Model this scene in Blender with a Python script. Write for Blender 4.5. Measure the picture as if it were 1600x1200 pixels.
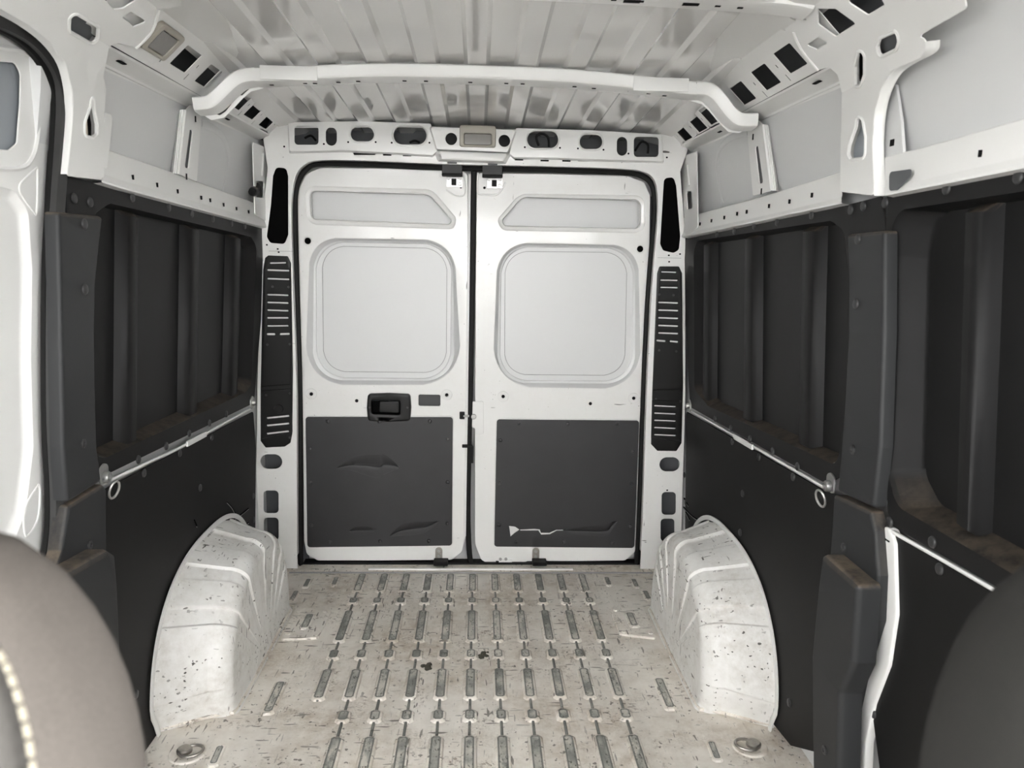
import bpy, bmesh, math, random
from math import sin, cos, pi, sqrt, radians
from mathutils import Vector, Matrix
from mathutils.geometry import delaunay_2d_cdt

for o in list(bpy.data.objects):
    bpy.data.objects.remove(o, do_unlink=True)
S = bpy.context.scene
C = S.collection
random.seed(7)

# ------------------------------------------------------------------ camera
# X to the right, Y towards the rear doors, Z up, cargo floor at z = 0 (metres)
CAM = Vector((0.013, 0.0, 1.3903)); YAW, PITCH, ROLL, FPX = 0.0445, 0.1642, 0.0185, 1218.0
FW = Vector((sin(YAW)*cos(PITCH), cos(YAW)*cos(PITCH), -sin(PITCH)))
_r = Vector((cos(YAW), -sin(YAW), 0)); _u = _r.cross(FW)
RT = cos(ROLL)*_r + sin(ROLL)*_u; UP = -sin(ROLL)*_r + cos(ROLL)*_u
cd = bpy.data.cameras.new('camera'); cam = bpy.data.objects.new('camera', cd); C.objects.link(cam)
M = Matrix((RT, UP, -FW)).transposed().to_4x4(); M.translation = CAM
cam.matrix_world = M
cd.sensor_width = 36.0; cd.lens = FPX/1600*36.0; cd.clip_start = 0.02
cd.dof.use_dof = True; cd.dof.focus_distance = 2.9; cd.dof.aperture_fstop = 6.5
S.camera = cam

# ------------------------------------------------------------------ world, sun, exposure
w = bpy.data.worlds.new('overcast_sky'); S.world = w; w.use_nodes = True
bg = w.node_tree.nodes['Background']; bg.inputs[0].default_value = (1.0, .995, .985, 1); bg.inputs[1].default_value = 3.0
S.view_settings.view_transform = 'Standard'; S.view_settings.look = 'None'
S.view_settings.gamma = 1.0; S.view_settings.use_curve_mapping = False
S.view_settings.exposure = 2.75

# ------------------------------------------------------------------ pixel rays
def ray(px, py): return FW + RT*((px-800)/FPX) - UP*((py-600)/FPX)
def hitY(px, py, y):
    d = ray(px, py); return CAM + d*(y/d.y)
def hitX(px, py, x):
    d = ray(px, py); return CAM + d*((x-CAM.x)/d.x)
def hitZ(px, py, z=0.0):
    d = ray(px, py); return CAM + d*((z-CAM.z)/d.z)
WA, WB = 0.905, 0.016                     # side wall plane: |x| = WA - WB*(y-1.7)
def wallx(y, off=0.0): return WA - WB*(y-1.7) + off
def hitW(px, py, side, off=0.0):
    d = ray(px, py)
    # side*(cx+t dx) = WA + 1.7 WB + off - WB*t*dy
    t = (WA+1.7*WB+off - side*CAM.x)/(side*d.x + WB*d.y)
    return CAM + d*t

# ------------------------------------------------------------------ materials
def nodes(name, rough=0.5, metal=0.0, spec=0.5, coat=0.0):
    m = bpy.data.materials.new(name); m.use_nodes = True
    nt = m.node_tree; b = nt.nodes['Principled BSDF']
    b.inputs['Roughness'].default_value = rough; b.inputs['Metallic'].default_value = metal
    b.inputs['Specular IOR Level'].default_value = spec
    if coat: b.inputs['Coat Weight'].default_value = coat; b.inputs['Coat Roughness'].default_value = 0.08
    return m, nt, b
def N(nt, t, **k):
    n = nt.nodes.new(t)
    for a, v in k.items():
        if a in n.inputs: n.inputs[a].default_value = v
        else: setattr(n, a, v)
    return n
def coords(nt, scale=(1, 1, 1), rot=(0, 0, 0)):
    tc = N(nt, 'ShaderNodeNewGeometry'); mp = N(nt, 'ShaderNodeMapping')
    mp.inputs['Scale'].default_value = scale; mp.inputs['Rotation'].default_value = rot
    nt.links.new(tc.outputs['Position'], mp.inputs['Vector']); return mp.outputs[0]
def noise(nt, vec, scale, detail=4, rough=0.55):
    n = N(nt, 'ShaderNodeTexNoise', Scale=scale, Detail=detail, Roughness=rough)
    nt.links.new(vec, n.inputs['Vector']); return n.outputs['Fac']
def ramp(nt, fac, a, b, c0=0.0, c1=1.0):
    n = N(nt, 'ShaderNodeMapRange'); n.inputs['From Min'].default_value = a; n.inputs['From Max'].default_value = b
    n.inputs['To Min'].default_value = c0; n.inputs['To Max'].default_value = c1
    nt.links.new(fac, n.inputs['Value']); return n.outputs[0]
def mul(nt, a, b, op='MULTIPLY'):
    n = N(nt, 'ShaderNodeMath', operation=op)
    for i, v in enumerate((a, b)):
        if isinstance(v, (int, float)): n.inputs[i].default_value = v
        else: nt.links.new(v, n.inputs[i])
    n.use_clamp = True
    return n.outputs[0]
def mix(nt, fac, a, b):
    n = N(nt, 'ShaderNodeMix', data_type='RGBA')
    if isinstance(fac, (int, float)): n.inputs[0].default_value = fac
    else: nt.links.new(fac, n.inputs[0])
    for i, v in ((6, a), (7, b)):
        if isinstance(v, tuple): n.inputs[i].default_value = (*v, 1)
        else: nt.links.new(v, n.inputs[i])
    return n.outputs[2]
def bump(nt, b, h, strength, dist=0.001):
    n = N(nt, 'ShaderNodeBump'); n.inputs['Strength'].default_value = strength; n.inputs['Distance'].default_value = dist
    nt.links.new(h, n.inputs['Height']); nt.links.new(n.outputs[0], b.inputs['Normal'])

def plain(name, col, rough=0.5, metal=0.0, var=0.06, vs=14, grain=0.0, gs=600, spec=0.5, coat=0.0):
    m, nt, b = nodes(name, rough, metal, spec, coat)
    v = coords(nt); f = noise(nt, v, vs, 3)
    lo = tuple(max(0, c*(1-var)) for c in col); hi = tuple(min(1, c*(1+var)) for c in col)
    nt.links.new(mix(nt, f, lo, hi), b.inputs['Base Color'])
    if grain: bump(nt, b, noise(nt, v, gs, 2), grain, 0.0006)
    return m

def dusty(m, amount, col=(.17, .135, .10)):
    nt = m.node_tree; b = nt.nodes['Principled BSDF']; src = b.inputs['Base Color'].links[0].from_socket
    g = N(nt, 'ShaderNodeNewGeometry'); sx = N(nt, 'ShaderNodeSeparateXYZ'); nt.links.new(g.outputs['True Normal'], sx.inputs[0])
    k = mul(nt, ramp(nt, sx.outputs['Z'], .25, .8), ramp(nt, noise(nt, coords(nt), 26, 5, .7), .30, .62))
    nt.links.new(mix(nt, mul(nt, k, amount), src, col), b.inputs['Base Color']); return m
def fleck_mask(nt, seed, amount):
    """fine dark chips and scratches as noise stretched in three directions"""
    out = None
    for k, (sc, rot) in enumerate((((1, .14, 1), (0, 0, .35)), ((.16, 1, 1), (0, 0, -.5)), ((1, 1, .15), (.5, .2, .1)))):
        v = coords(nt, sc, rot); a = N(nt, 'ShaderNodeVectorMath', operation='ADD')
        a.inputs[1].default_value = (seed*3.1+k*7, seed, k*2.7); nt.links.new(v, a.inputs[0])
        f = noise(nt, a.outputs[0], 95-18*k, 2, .45)
        f = ramp(nt, f, .735-amount, .765-amount)
        big = noise(nt, a.outputs[0], 6, 2); f = mul(nt, f, ramp(nt, big, .44, .56))
        out = f if out is None else mul(nt, out, f, 'MAXIMUM')
    return out

def worn_paint(name, col, dirt_col, dirt, fleck, rough=0.38, seed=1.0, fleck_col=(.10, .095, .085), coat=0.0):
    m, nt, b = nodes(name, rough, coat=coat)
    v = coords(nt)
    d = mul(nt, ramp(nt, noise(nt, v, 5.5, 6, .65), .38, .72), ramp(nt, noise(nt, v, 38, 5, .7), .3, .68))
    c = mix(nt, mul(nt, d, dirt), col, dirt_col)
    c = mix(nt, fleck_mask(nt, seed, fleck), c, fleck_col)
    nt.links.new(c, b.inputs['Base Color'])
    nt.links.new(ramp(nt, d, 0, 1, rough, min(1, rough+.35)), b.inputs['Roughness'])
    bump(nt, b, noise(nt, v, 30, 3), .05, .002)
    return m

MT = {}
MT['paint'] = plain('white_body_paint', (.80, .80, .785), .28, var=.015, vs=3, coat=.25)
MT['skin'] = plain('white_outer_skin_paint', (.67, .675, .675), .36, var=.015, vs=3)
MT['cavity_shade'] = plain('grey_cavity_shade', (.10, .105, .11), .6, var=.15, vs=12)  # shade of the enclosed cavities, put into the colour
MT['bluegrey'] = plain('blue_grey_recess_shade', (.30, .325, .35), .35, var=.05, vs=4)  # shade of the window recess and a pillar cavity, put into the colour
MT['roof'] = plain('white_roof_paint', (.80, .795, .78), .10, var=.015, vs=3, coat=.5)
MT['scuff'] = worn_paint('scuffed_white_paint', (.82, .82, .805), (.62, .58, .50), .16, -.012, .28, 2.0, coat=.25)
MT['arch'] = worn_paint('worn_wheel_arch_paint', (.81, .805, .785), (.42, .38, .32), .70, .062, .38, 5.0)
MT['plastic'] = plain('black_lining_plastic', (.0100, .0100, .0104), .52, var=.25, vs=9, grain=.25, gs=900, spec=.22)
MT['hard'] = plain('black_hardboard', (.0095, .0095, .0097), .55, var=.25, vs=7, grain=.3, gs=700, spec=.2)
MT['cover'] = plain('charcoal_cover_plastic', (.026, .027, .0285), .5, var=.10, vs=8, grain=.25, gs=800, spec=.28)
dusty(MT['cover'], .75); dusty(MT['plastic'], .32)
MT['doorlin'] = plain('grained_door_lining', (.024, .024, .026), .46, var=.18, vs=10, grain=.6, gs=420)
MT['clip'] = plain('black_clip_plastic', (.030, .030, .031), .42, var=.08)
MT['rivet'] = plain('black_rivet_plastic', (.030, .030, .032), .30, var=.05)
MT['rubber'] = plain('black_rubber', (.006, .006, .006), .6, var=.2, grain=.2, gs=500, spec=.22)
MT['sealgrey'] = plain('dark_grey_seal_rubber', (.030, .030, .030), .48, var=.2, grain=.2, gs=500)
MT['grille'] = plain('black_grille_plastic', (.007, .007, .007), .42, var=.1, spec=.3)
MT['foam'] = plain('matt_black_foam_and_shade', (.002, .002, .002), .95, var=.2, grain=.5, gs=300, spec=.08)  # foam pads, and painted shade behind some pillar holes
MT['hole'] = plain('hole_shade', (.006, .006, .0065), .9, spec=.15)  # dark pads that stand in for the shade inside small holes
MT['zinc'] = plain('zinc_plated_steel', (.46, .46, .45), .42, .85, var=.1, vs=60)
MT['steel'] = plain('dull_steel', (.36, .34, .31), .42, .9, var=.25, vs=70)
MT['lampbody'] = plain('beige_lamp_plastic', (.40, .375, .32), .42, var=.04)
MT['lens'] = plain('smoky_lamp_lens', (.20, .19, .175), .22, var=.08, vs=90, grain=.3, gs=260)
MT['seam'] = plain('grey_sealant_line', (.30, .30, .30), .6)
MT['crud'] = plain('dried_dark_mud', (.075, .072, .055), .9, var=.5, vs=80, grain=.6, gs=200)
MT['asphalt'] = plain('grey_asphalt', (.16, .16, .155), .9, var=.2, vs=20, grain=.5, gs=60)
MT['cabtrim'] = plain('dark_cab_trim', (.06, .06, .062), .6)
MT['tan'] = plain('beige_foam_pad', (.58, .50, .40), .8)
MT['beigehead'] = plain('light_cab_headlining', (.55, .54, .51), .9)

# floor paint: dirty off-white with brown grime and dark scratches
def floor_material(name, base, grime, seed):
    m, nt, b = nodes(name, .42)
    v = coords(nt); vy = coords(nt, (1, .22, 1))
    g = mul(nt, ramp(nt, noise(nt, v, 2.6, 7, .66), .38, .66), ramp(nt, noise(nt, v, 22, 6, .72), .28, .62))
    c = mix(nt, ramp(nt, noise(nt, vy, 11, 5, .6), .3, .7), base, tuple(x*.84 for x in base))
    c = mix(nt, mul(nt, g, grime), c, (.40, .315, .225))
    film = mul(nt, ramp(nt, noise(nt, v, 4.5, 5, .6), .50, .72), ramp(nt, noise(nt, v, 130, 4, .75), .40, .62))
    c = mix(nt, mul(nt, film, .60), c, (.30, .235, .165))
    sp = mul(nt, ramp(nt, noise(nt, v, 8, 5, .7), .56, .66), ramp(nt, noise(nt, v, 75, 5, .75), .50, .58))
    c = mix(nt, mul(nt, sp, .80), c, (.15, .10, .06))
    c = mix(nt, mul(nt, fleck_mask(nt, seed, .085), .80), c, (.10, .088, .07))
    c = mix(nt, mul(nt, fleck_mask(nt, seed+9, .03), .75), c, (.06, .055, .05))
    nt.links.new(c, b.inputs['Base Color'])
    nt.links.new(ramp(nt, g, 0, 1, .40, .75), b.inputs['Roughness'])
    bump(nt, b, noise(nt, v, 45, 4), .14, .0015)
    return m
MT['floor'] = floor_material('dirty_white_floor_paint', (.87, .83, .765), .75, 3.0)
def rib_material(name, dark, light, lo, hi):
    m, nt, b = nodes(name, .5)
    v = coords(nt, (1, .5, 1))
    f = mul(nt, ramp(nt, noise(nt, v, 30, 6, .7), lo, hi), ramp(nt, noise(nt, coords(nt), 5, 2), .36, .56))
    c = mix(nt, f, dark, light)
    c = mix(nt, ramp(nt, noise(nt, v, 140, 3), .58, .66), c, (.10, .098, .085))
    nt.links.new(c, b.inputs['Base Color']); return m
MT['ribedge'] = rib_material('worn_rib_edge', (.165, .17, .155), (.30, .29, .26), .45, .70)
MT['rib'] = rib_material('worn_rib_top', (.20, .205, .19), (.62, .59, .53), .36, .54)
def fabric(name, col, fine, line=0.0):
    m, nt, b = nodes(name, .95, spec=.2)
    v = coords(nt)
    f = noise(nt, v, 420, 2); g = noise(nt, v, 18, 4)
    c = mix(nt, f, tuple(x*.72 for x in col), tuple(min(1, x*1.25) for x in col))
    c = mix(nt, mul(nt, g, .35), c, tuple(x*.65 for x in col))
    nt.links.new(c, b.inputs['Base Color'])
    if line:
        wv = N(nt, 'ShaderNodeTexWave', Scale=line, Distortion=.4, bands_direction='Z'); nt.links.new(v, wv.inputs['Vector'])
        bump(nt, b, wv.outputs['Fac'], .35, .002)
    else: bump(nt, b, f, fine, .001)
    
    return m
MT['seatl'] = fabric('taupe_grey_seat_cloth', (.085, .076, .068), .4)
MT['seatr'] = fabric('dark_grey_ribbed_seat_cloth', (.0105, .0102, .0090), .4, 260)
MT['seatm'] = fabric('mid_grey_seat_insert', (.06, .057, .053), .6)
MT['thread'] = plain('cream_thread', (.22, .20, .155), .8)

# ------------------------------------------------------------------ object helpers
WL = {}                                    # world origin of each object
def finish(bm, mat, smooth=35):
    bmesh.ops.recalc_face_normals(bm, faces=bm.faces)
    me = bpy.data.meshes.new('mesh'); bm.to_mesh(me); bm.free()
    for m in (mat if isinstance(mat, (list, tuple)) else [mat]): me.materials.append(MT[m])
    if smooth:
        me.polygons.foreach_set('use_smooth', [True]*len(me.polygons))
        me.set_sharp_from_angle(angle=radians(smooth))
    return me
def obj(name, bm, mat, parent=None, smooth=35):
    me = bm if isinstance(bm, bpy.types.Mesh) else finish(bm, mat, smooth)
    o = bpy.data.objects.new(name, me); me.name = name; C.objects.link(o); WL[o] = Vector((0, 0, 0))
    if name not in ('arch_shell', 'backrest', 'cushion', 'headrest', 'rib', 'floor', 'ceiling'):
        wn = o.modifiers.new('weighted_normals', 'WEIGHTED_NORMAL'); wn.keep_sharp = True; wn.weight = 100
    if parent is not None:
        o.parent = parent; o.location = -WL[parent]
    return o
def place(name, me, loc, rot, parent):     # a copy of shared mesh data
    o = bpy.data.objects.new(name, me); C.objects.link(o); o.parent = parent
    o.location = Vector(loc) - WL[parent]; o.rotation_euler = rot; WL[o] = Vector(loc); return o
def thing(name, label, cat, loc=(0, 0, 0), group=None):
    o = bpy.data.objects.new(name, None); C.objects.link(o); o.location = loc; WL[o] = Vector(loc)
    o.empty_display_size = .05
    tag(o, label, cat, group); return o
def tag(o, label, cat, group=None, kind=None):
    o['label'] = label; o['category'] = cat
    if group: o['group'] = group
    if kind: o['kind'] = kind
    return o

def rnd(poly, r, n=5):
    """polygon with rounded corners; r is one radius or one per corner"""
    out = []; L = len(poly)
    for i in range(L):
        p = Vector(poly[i]); a = Vector(poly[i-1]); b = Vector(poly[(i+1) % L])
        rr = r[i] if isinstance(r, (list, tuple)) else r
        da, db = (a-p), (b-p); la, lb = da.length, db.length
        da /= la; db /= lb
        ang = da.angle(db, pi)
        t = rr/max(1e-6, math.tan(ang/2)); t = min(t, la*.48, lb*.48)
        if rr <= 0 or ang > pi-.02:
            for k in range(n+1): out.append(tuple(p + (da if k < n/2 else db)*1e-5*abs(k-n/2)))
            continue
        p0, p1 = p+da*t, p+db*t
        for k in range(n+1):
            s = k/n; out.append(tuple((1-s)**2*p0 + 2*s*(1-s)*(p*.72+(p0+p1)*.14) + s*s*p1))
    return out
def dedupe(L, e=1e-6):
    out = []
    for p in L:
        if not out or (Vector(p)-Vector(out[-1])).length > e: out.append(tuple(p))
    if len(out) > 1 and (Vector(out[0])-Vector(out[-1])).length <= e: out.pop()
    return out
def area2(L): return sum(L[i-1][0]*L[i][1]-L[i][0]*L[i-1][1] for i in range(len(L)))/2
def offs(L, d):
    """shift a closed loop to its left by d"""
    out = []; n = len(L)
    for i in range(n):
        p = Vector(L[i]); a = (p-Vector(L[i-1])); b = (Vector(L[(i+1) % n])-p)
        if a.length < 1e-9 or b.length < 1e-9: out.append(tuple(p)); continue
        a.normalize(); b.normalize()
        m = Vector((-a.y-b.y, a.x+b.x)); l = m.length
        if l < 1e-6: out.append(tuple(p)); continue
        m /= l; k = d/max(.35, Vector((-a.y, a.x)).dot(m)); out.append(tuple(p+m*k))
    return out
def sheet_bm(outline, holes, thick, bev, fn, cuts=()):
    """plate with holes in (u,v), depth w from 0 (seen face) to thick; fn maps (u,v,w) to the place"""
    o = dedupe(outline)
    if area2(o) < 0: o.reverse()
    hs = []
    for h in holes:
        h = dedupe(h)
        if area2(h) > 0: h.reverse()
        hs.append(h)
    loops = [o]+hs
    bm = bmesh.new(); rings = []
    for L in loops:
        lv = []
        for d, wd in ((bev, 0.0), (bev*.3, bev*.3), (0.0, bev), (0.0, thick)):
            LL = offs(L, d) if d else L
            lv.append([bm.verts.new((p[0], p[1], wd)) for p in LL])
        rings.append(lv)
    top = [v for lv in rings for v in lv[0]]; bot = [v for lv in rings for v in lv[3]]
    E_, k = [], 0
    for lv in rings:
        n = len(lv[0]); E_ += [(k+i, k+(i+1) % n) for i in range(n)]; k += n
    vo, eo, fo, ov, oe, of = delaunay_2d_cdt([Vector((v.co.x, v.co.y)) for v in top], E_, [], 0, 1e-7)
    segs = [(top[i].co, top[j].co) for i, j in E_]
    def inside(x, y):
        c = False
        for p, q in segs:
            if (p.y > y) != (q.y > y) and x < (q.x-p.x)*(y-p.y)/(q.y-p.y)+p.x: c = not c
        return c
    mp = []
    for i, p in enumerate(vo):
        mp.append((top[ov[i][0]], bot[ov[i][0]]) if ov[i] else (bm.verts.new((p.x, p.y, 0)), bm.verts.new((p.x, p.y, thick))))
    for f in fo:
        cx = sum(vo[i].x for i in f)/len(f); cy = sum(vo[i].y for i in f)/len(f)
        if not inside(cx, cy): continue
        for j in (0, 1):
            try: bm.faces.new([mp[i][j] for i in f])
            except ValueError: pass
    for lv in rings:
        for a, b in zip(lv, lv[1:]):
            n = len(a)
            for i in range(n):
                try: bm.faces.new((a[i-1], a[i], b[i], b[i-1]))
                except ValueError: pass
    for cv in cuts:
        bmesh.ops.bisect_plane(bm, geom=bm.verts[:]+bm.edges[:]+bm.faces[:], plane_co=(0, cv, 0), plane_no=(0, 1, 0))
    for v in bm.verts: v.co = fn(v.co.x, v.co.y, v.co.z)
    return bm
def stamp_bm(levels, fn, cap=True):
    """pressed recess: list of (loop, depth) with equal counts"""
    bm = bmesh.new(); R = [[bm.verts.new(fn(p[0], p[1], wd)) for p in L] for L, wd in levels]
    for a, b in zip(R, R[1:]):
        n = len(a)
        for i in range(n):
            try: bm.faces.new((a[i-1], a[i], b[i], b[i-1]))
            except ValueError: pass
    if cap:
        try: bm.faces.new(R[-1])
        except ValueError: pass
    bmesh.ops.remove_doubles(bm, verts=bm.verts, dist=1e-6)
    return bm
def grid_bm(rows, closed_u=False, closed_v=False):
    bm = bmesh.new(); V = [[bm.verts.new(p) for p in r] for r in rows]
    nu, nv = len(V), len(V[0])
    for i in range(nu if closed_u else nu-1):
        for j in range(nv if closed_v else nv-1):
            try: bm.faces.new((V[i][j], V[(i+1) % nu][j], V[(i+1) % nu][(j+1) % nv], V[i][(j+1) % nv]))
            except ValueError: pass
    return bm
def add_box(bm, c, s, bev=0.0, rot=None, seg=2):
    r = bmesh.ops.create_cube(bm, size=1.0); vs = r['verts']
    for v in vs: v.co = Vector((v.co.x*s[0], v.co.y*s[1], v.co.z*s[2]))
    if bev:
        es = list({e for v in vs for e in v.link_edges})
        r2 = bmesh.ops.bevel(bm, geom=es, offset=bev, segments=seg, affect='EDGES', profile=.6)
        vs = list({v for f in r2['faces'] for v in f.verts} | {v for v in vs if v.is_valid})
    for v in vs:
        if rot is not None: v.co = rot @ v.co
        v.co += Vector(c)
    return bm
def box(c, s, bev=0.0, rot=None): return add_box(bmesh.new(), c, s, bev, rot)
def add_tube(bm, pts, r, n=8, closed=False, caps=True, flat=None):
    """tube on a path; flat=(a,b) gives an oval section"""
    P = [Vector(p) for p in pts]; L = len(P); rows = []
    up = None
    for i in range(L):
        a = P[i-1] if (i or closed) else P[i]; b = P[(i+1) % L] if (i < L-1 or closed) else P[i]
        t = (b-a).normalized()
        if up is None:
            up = Vector((0, 0, 1)) if abs(t.z) < .9 else Vector((0, 1, 0))
        s = t.cross(up)
        if s.length < 1e-4: s = t.cross(Vector((1, 0, 0)))
        s.normalize(); up = s.cross(t).normalized()
        ra, rb = flat if flat else (r, r)
        rr = r[i] if isinstance(r, (list, tuple)) else 1.0
        if isinstance(r, (list, tuple)): ra = rb = 1.0
        rows.append([bm.verts.new(P[i]+(s*cos(2*pi*k/n)*ra+up*sin(2*pi*k/n)*rb)*rr) for k in range(n)])
    for i in range(L if closed else L-1):
        A, B = rows[i], rows[(i+1) % L]
        for k in range(n): bm.faces.new((A[k-1], A[k], B[k], B[k-1]))
    if caps and not closed:
        bm.faces.new(rows[0]); bm.faces.new(rows[-1])
    return bm
def tube(pts, r, n=8, **k): return add_tube(bmesh.new(), pts, r, n, **k)
def smooth_path(pts, k=6):
    P = [Vector(p) for p in pts]; out = []
    for i in range(len(P)-1):
        p0 = P[max(0, i-1)]; p1 = P[i]; p2 = P[i+1]; p3 = P[min(len(P)-1, i+2)]
        for s in range(k):
            t = s/k
            out.append(.5*((2*p1)+(p2-p0)*t+(2*p0-5*p1+4*p2-p3)*t*t+(-p0+3*p1-3*p2+p3)*t**3))
    out.append(P[-1]); return out
def lathe_bm(prof, n=16):
    """profile of (radius, height) turned about Z"""
    return grid_bm([[Vector((r*cos(2*pi*k/n), r*sin(2*pi*k/n), h)) for k in range(n)] for r, h in prof], closed_v=True)
def dome_mesh(mat, r, h, n=14):
    bm = lathe_bm([(r, 0), (r, h*.45), (r*.9, h*.8), (r*.6, h), (r*.001, h*1.02)], n)
    return finish(bm, mat, 50)
def screw_mesh(mat, r, h, n=14):
    bm = lathe_bm([(r, 0), (r, h*.6), (r*.85, h), (r*.5, h), (r*.42, h*.35), (r*.001, h*.35)], n)
    return finish(bm, mat, 40)
RV = dome_mesh('rivet', .0088, .0055)          # small rivet of the door linings
RB = dome_mesh('clip', .0120, .0048)          # push clip of the wall linings
RS = screw_mesh('clip', .0105, .004)          # recessed screw of the pillar covers
BOLT = screw_mesh('zinc', .007, .004)
RIN = {-1: (0, pi/2, 0), 1: (0, -pi/2, 0)}    # dome axis pointing into the van from the left / right wall
RBK = (pi/2, 0, 0)                            # dome axis pointing to the camera from the back wall

# maps
def mapY(y0):                                 # u=x, v=z, depth w away from the camera
    return lambda u, v, w: Vector((u, y0+w, v))
def mapW(side, off):                          # u=y, v=z on the tapering wall plane, w outwards
    return lambda u, v, w: Vector((side*(wallx(u, off)+w), u, v))
def PY(pts, y): return [(p.x, p.z) for p in (hitY(a, b, y) for a, b in pts)]
def PW(pts, side, off): return [(p.y, p.z) for p in (hitW(a, b, side, off) for a, b in pts)]
def zp(box_, pts):                            # coordinates read in an enlarged crop -> photo pixels
    ox, oy, k = box_; return [(ox+x*k, oy+y*k) for x, y in pts]
RL1, RL2 = (390, 240, .3168), (720, 240, .3168)       # crops of the doors, upper half
RL3, RL4 = (390, 580, .2666), (720, 580, .2666)       # crops of the doors, lower half

# ================================================================== FLOOR
LW = 0.93
bm = grid_bm([[Vector((x, y, 0)) for x in (-.96, -.5, 0, .5, .96)] for y in (.45, 1.2, 2.0, 2.6, 3.262)])
floor = obj('floor', bm, 'floor')
tag(floor, 'dirty off-white ribbed steel cargo floor between the wheel arches', 'floor', kind='structure')
def prism_mesh(w0, w1, l, h, end, mats=('floor', 'rib', 'ribedge'), nose=.45):
    """raised rib: chamfered rectangle base to a smaller top"""
    def oct_(hw, hl, c): return [(-hw+c, -hl), (hw-c, -hl), (hw, -hl+c), (hw, hl-c), (hw-c, hl), (-hw+c, hl), (-hw, hl-c), (-hw, -hl+c)]
    bm = bmesh.new()
    L = [(oct_(w0, l/2, w0*nose), -.001), (oct_((w0+w1)/2+.001, l/2-end*.4, w0*nose), h*.72), (oct_(w1, l/2-end, w1*nose), h)]
    R = [[bm.verts.new((x, y, z)) for x, y in q] for q, z in L]
    for a, b in zip(R, R[1:]):
        for i in range(8): bm.faces.new((a[i-1], a[i], b[i], b[i-1]))
    w2 = w1*.66; top = [bm.verts.new((x, y, h)) for x, y in oct_(w2, l/2-end-(w1-w2), w2*nose)]
    for i in range(8): bm.faces.new((R[-1][i-1], R[-1][i], top[i], top[i-1])).material_index = 2
    f = bm.faces.new(top); f.material_index = 1
    return finish(bm, mats, 30)
rows_px = [(898, 927), (935, 946), (955, 1005), (1016, 1032), (1046, 1095), (1110, 1130), (1151, 1215)]
rowsY = [(hitZ(738, b).y, hitZ(738, a).y) for a, b in rows_px]     # near, far
SPC = .0955
mesh_cache = {}
for k in range(-5, 6):
    x = k*SPC
    bmr = bmesh.new()
    y0 = rowsY[-1][0]-.35 if k > -5 else rowsY[4][0]
    add_box(bmr, (x, (y0+rowsY[0][1]-.02)/2, .0005), (.0085, rowsY[0][1]-.02-y0, .009), .003)
    obj('rib_ridge', bmr, 'ribedge', floor)
    for i, (a, b) in enumerate(rowsY):
        if k == -5 and i > 4: continue
        if i not in mesh_cache: mesh_cache[i] = prism_mesh(.0235, .0145, b-a, .0085, .010)
        place('rib', mesh_cache[i], (x, (a+b)/2, 0), (0, 0, 0), floor)
    a, b = rowsY[-1]; a2, b2 = a-.13, a-.075
    if k > -5:
        if 9 not in mesh_cache: mesh_cache[9] = prism_mesh(.0235, .0145, .055, .0085, .010); mesh_cache[10] = prism_mesh(.0235, .0145, .3, .0085, .010)
        place('rib', mesh_cache[9], (x, a-.10, 0), (0, 0, 0), floor); place('rib', mesh_cache[10], (x, a-.35, 0), (0, 0, 0), floor)
short = prism_mesh(.022, .013, .19, .008, .012)
tiny = prism_mesh(.016, .009, .10, .006, .012)
for s in (-1, 1):
    a = hitZ(429 if s < 0 else 1038, 1091 if s < 0 else 1085)
    place('rib', short, (a.x, a.y, 0), (0, 0, 0), floor)
    place('rib', tiny, (s*.585, 3.17, 0), (0, 0, 0), floor)
    place('rib', tiny, (s*.70, 3.15, 0), (0, 0, 0), floor); place('rib', tiny, (s*.725, 3.03, 0), (0, 0, 0), floor)
    place('rib', tiny, (s*.70, 2.0, 0), (0, 0, s*-.05), floor); place('rib', tiny, (s*.69, 1.86, 0), (0, 0, 0), floor)
    # raised reinforcement plate beside each wheel arch
    px = [(463.5, 950.7), (518.7, 956), (497.5, 999), (438, 1001.6)] if s < 0 else [(1005, 949), (952.7, 955), (968, 993), (1026, 1000)]
    q = [(hitZ(a, b).x, hitZ(a, b).y) for a, b in px]
    pl = obj('floor_plate', sheet_bm(rnd(q, .012, 4), [], .010, .003, lambda u, v, w: Vector((u, v, .0085-w))), 'floor', floor)
    cx = sum(p[0] for p in q)/4; cy = sum(p[1] for p in q)/4
    o = place('plate_rib', prism_mesh(.022, .013, .13, .006, .012), (cx, cy+.005, .0085), (0, 0, 0), pl)
    for dx, dy in ((-.055, .09), (.055, -.10), (.055, .09), (-.055, -.09)):
        place('plate_dimple', dome_mesh('floor', .009, .003, 10), (cx+dx*.9, cy+dy, .0085), (0, 0, 0), pl)
# threshold at the rear doors
bm = grid_bm([[Vector((x, y, z)) for x in (-.98, 0, .98)] for y, z in ((3.262, -.002), (3.262, .004), (3.30, .006), (3.36, .004), (3.46, -.004))])
sill = obj('threshold', bm, 'floor', floor)
xl, xr = hitZ(575, 891, .008).x, hitZ(895, 889, .008).x
obj('threshold_bead', box(((xl+xr)/2, 3.287, .009), (xr-xl, .014, .008), .003), 'scuff', sill)
bm = bmesh.new(); add_tube(bm, [(-.80, 3.262, .003), (.80, 3.262, .003)], .0035, 6); obj('floor_seam', bm, 'seam', sill)

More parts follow.
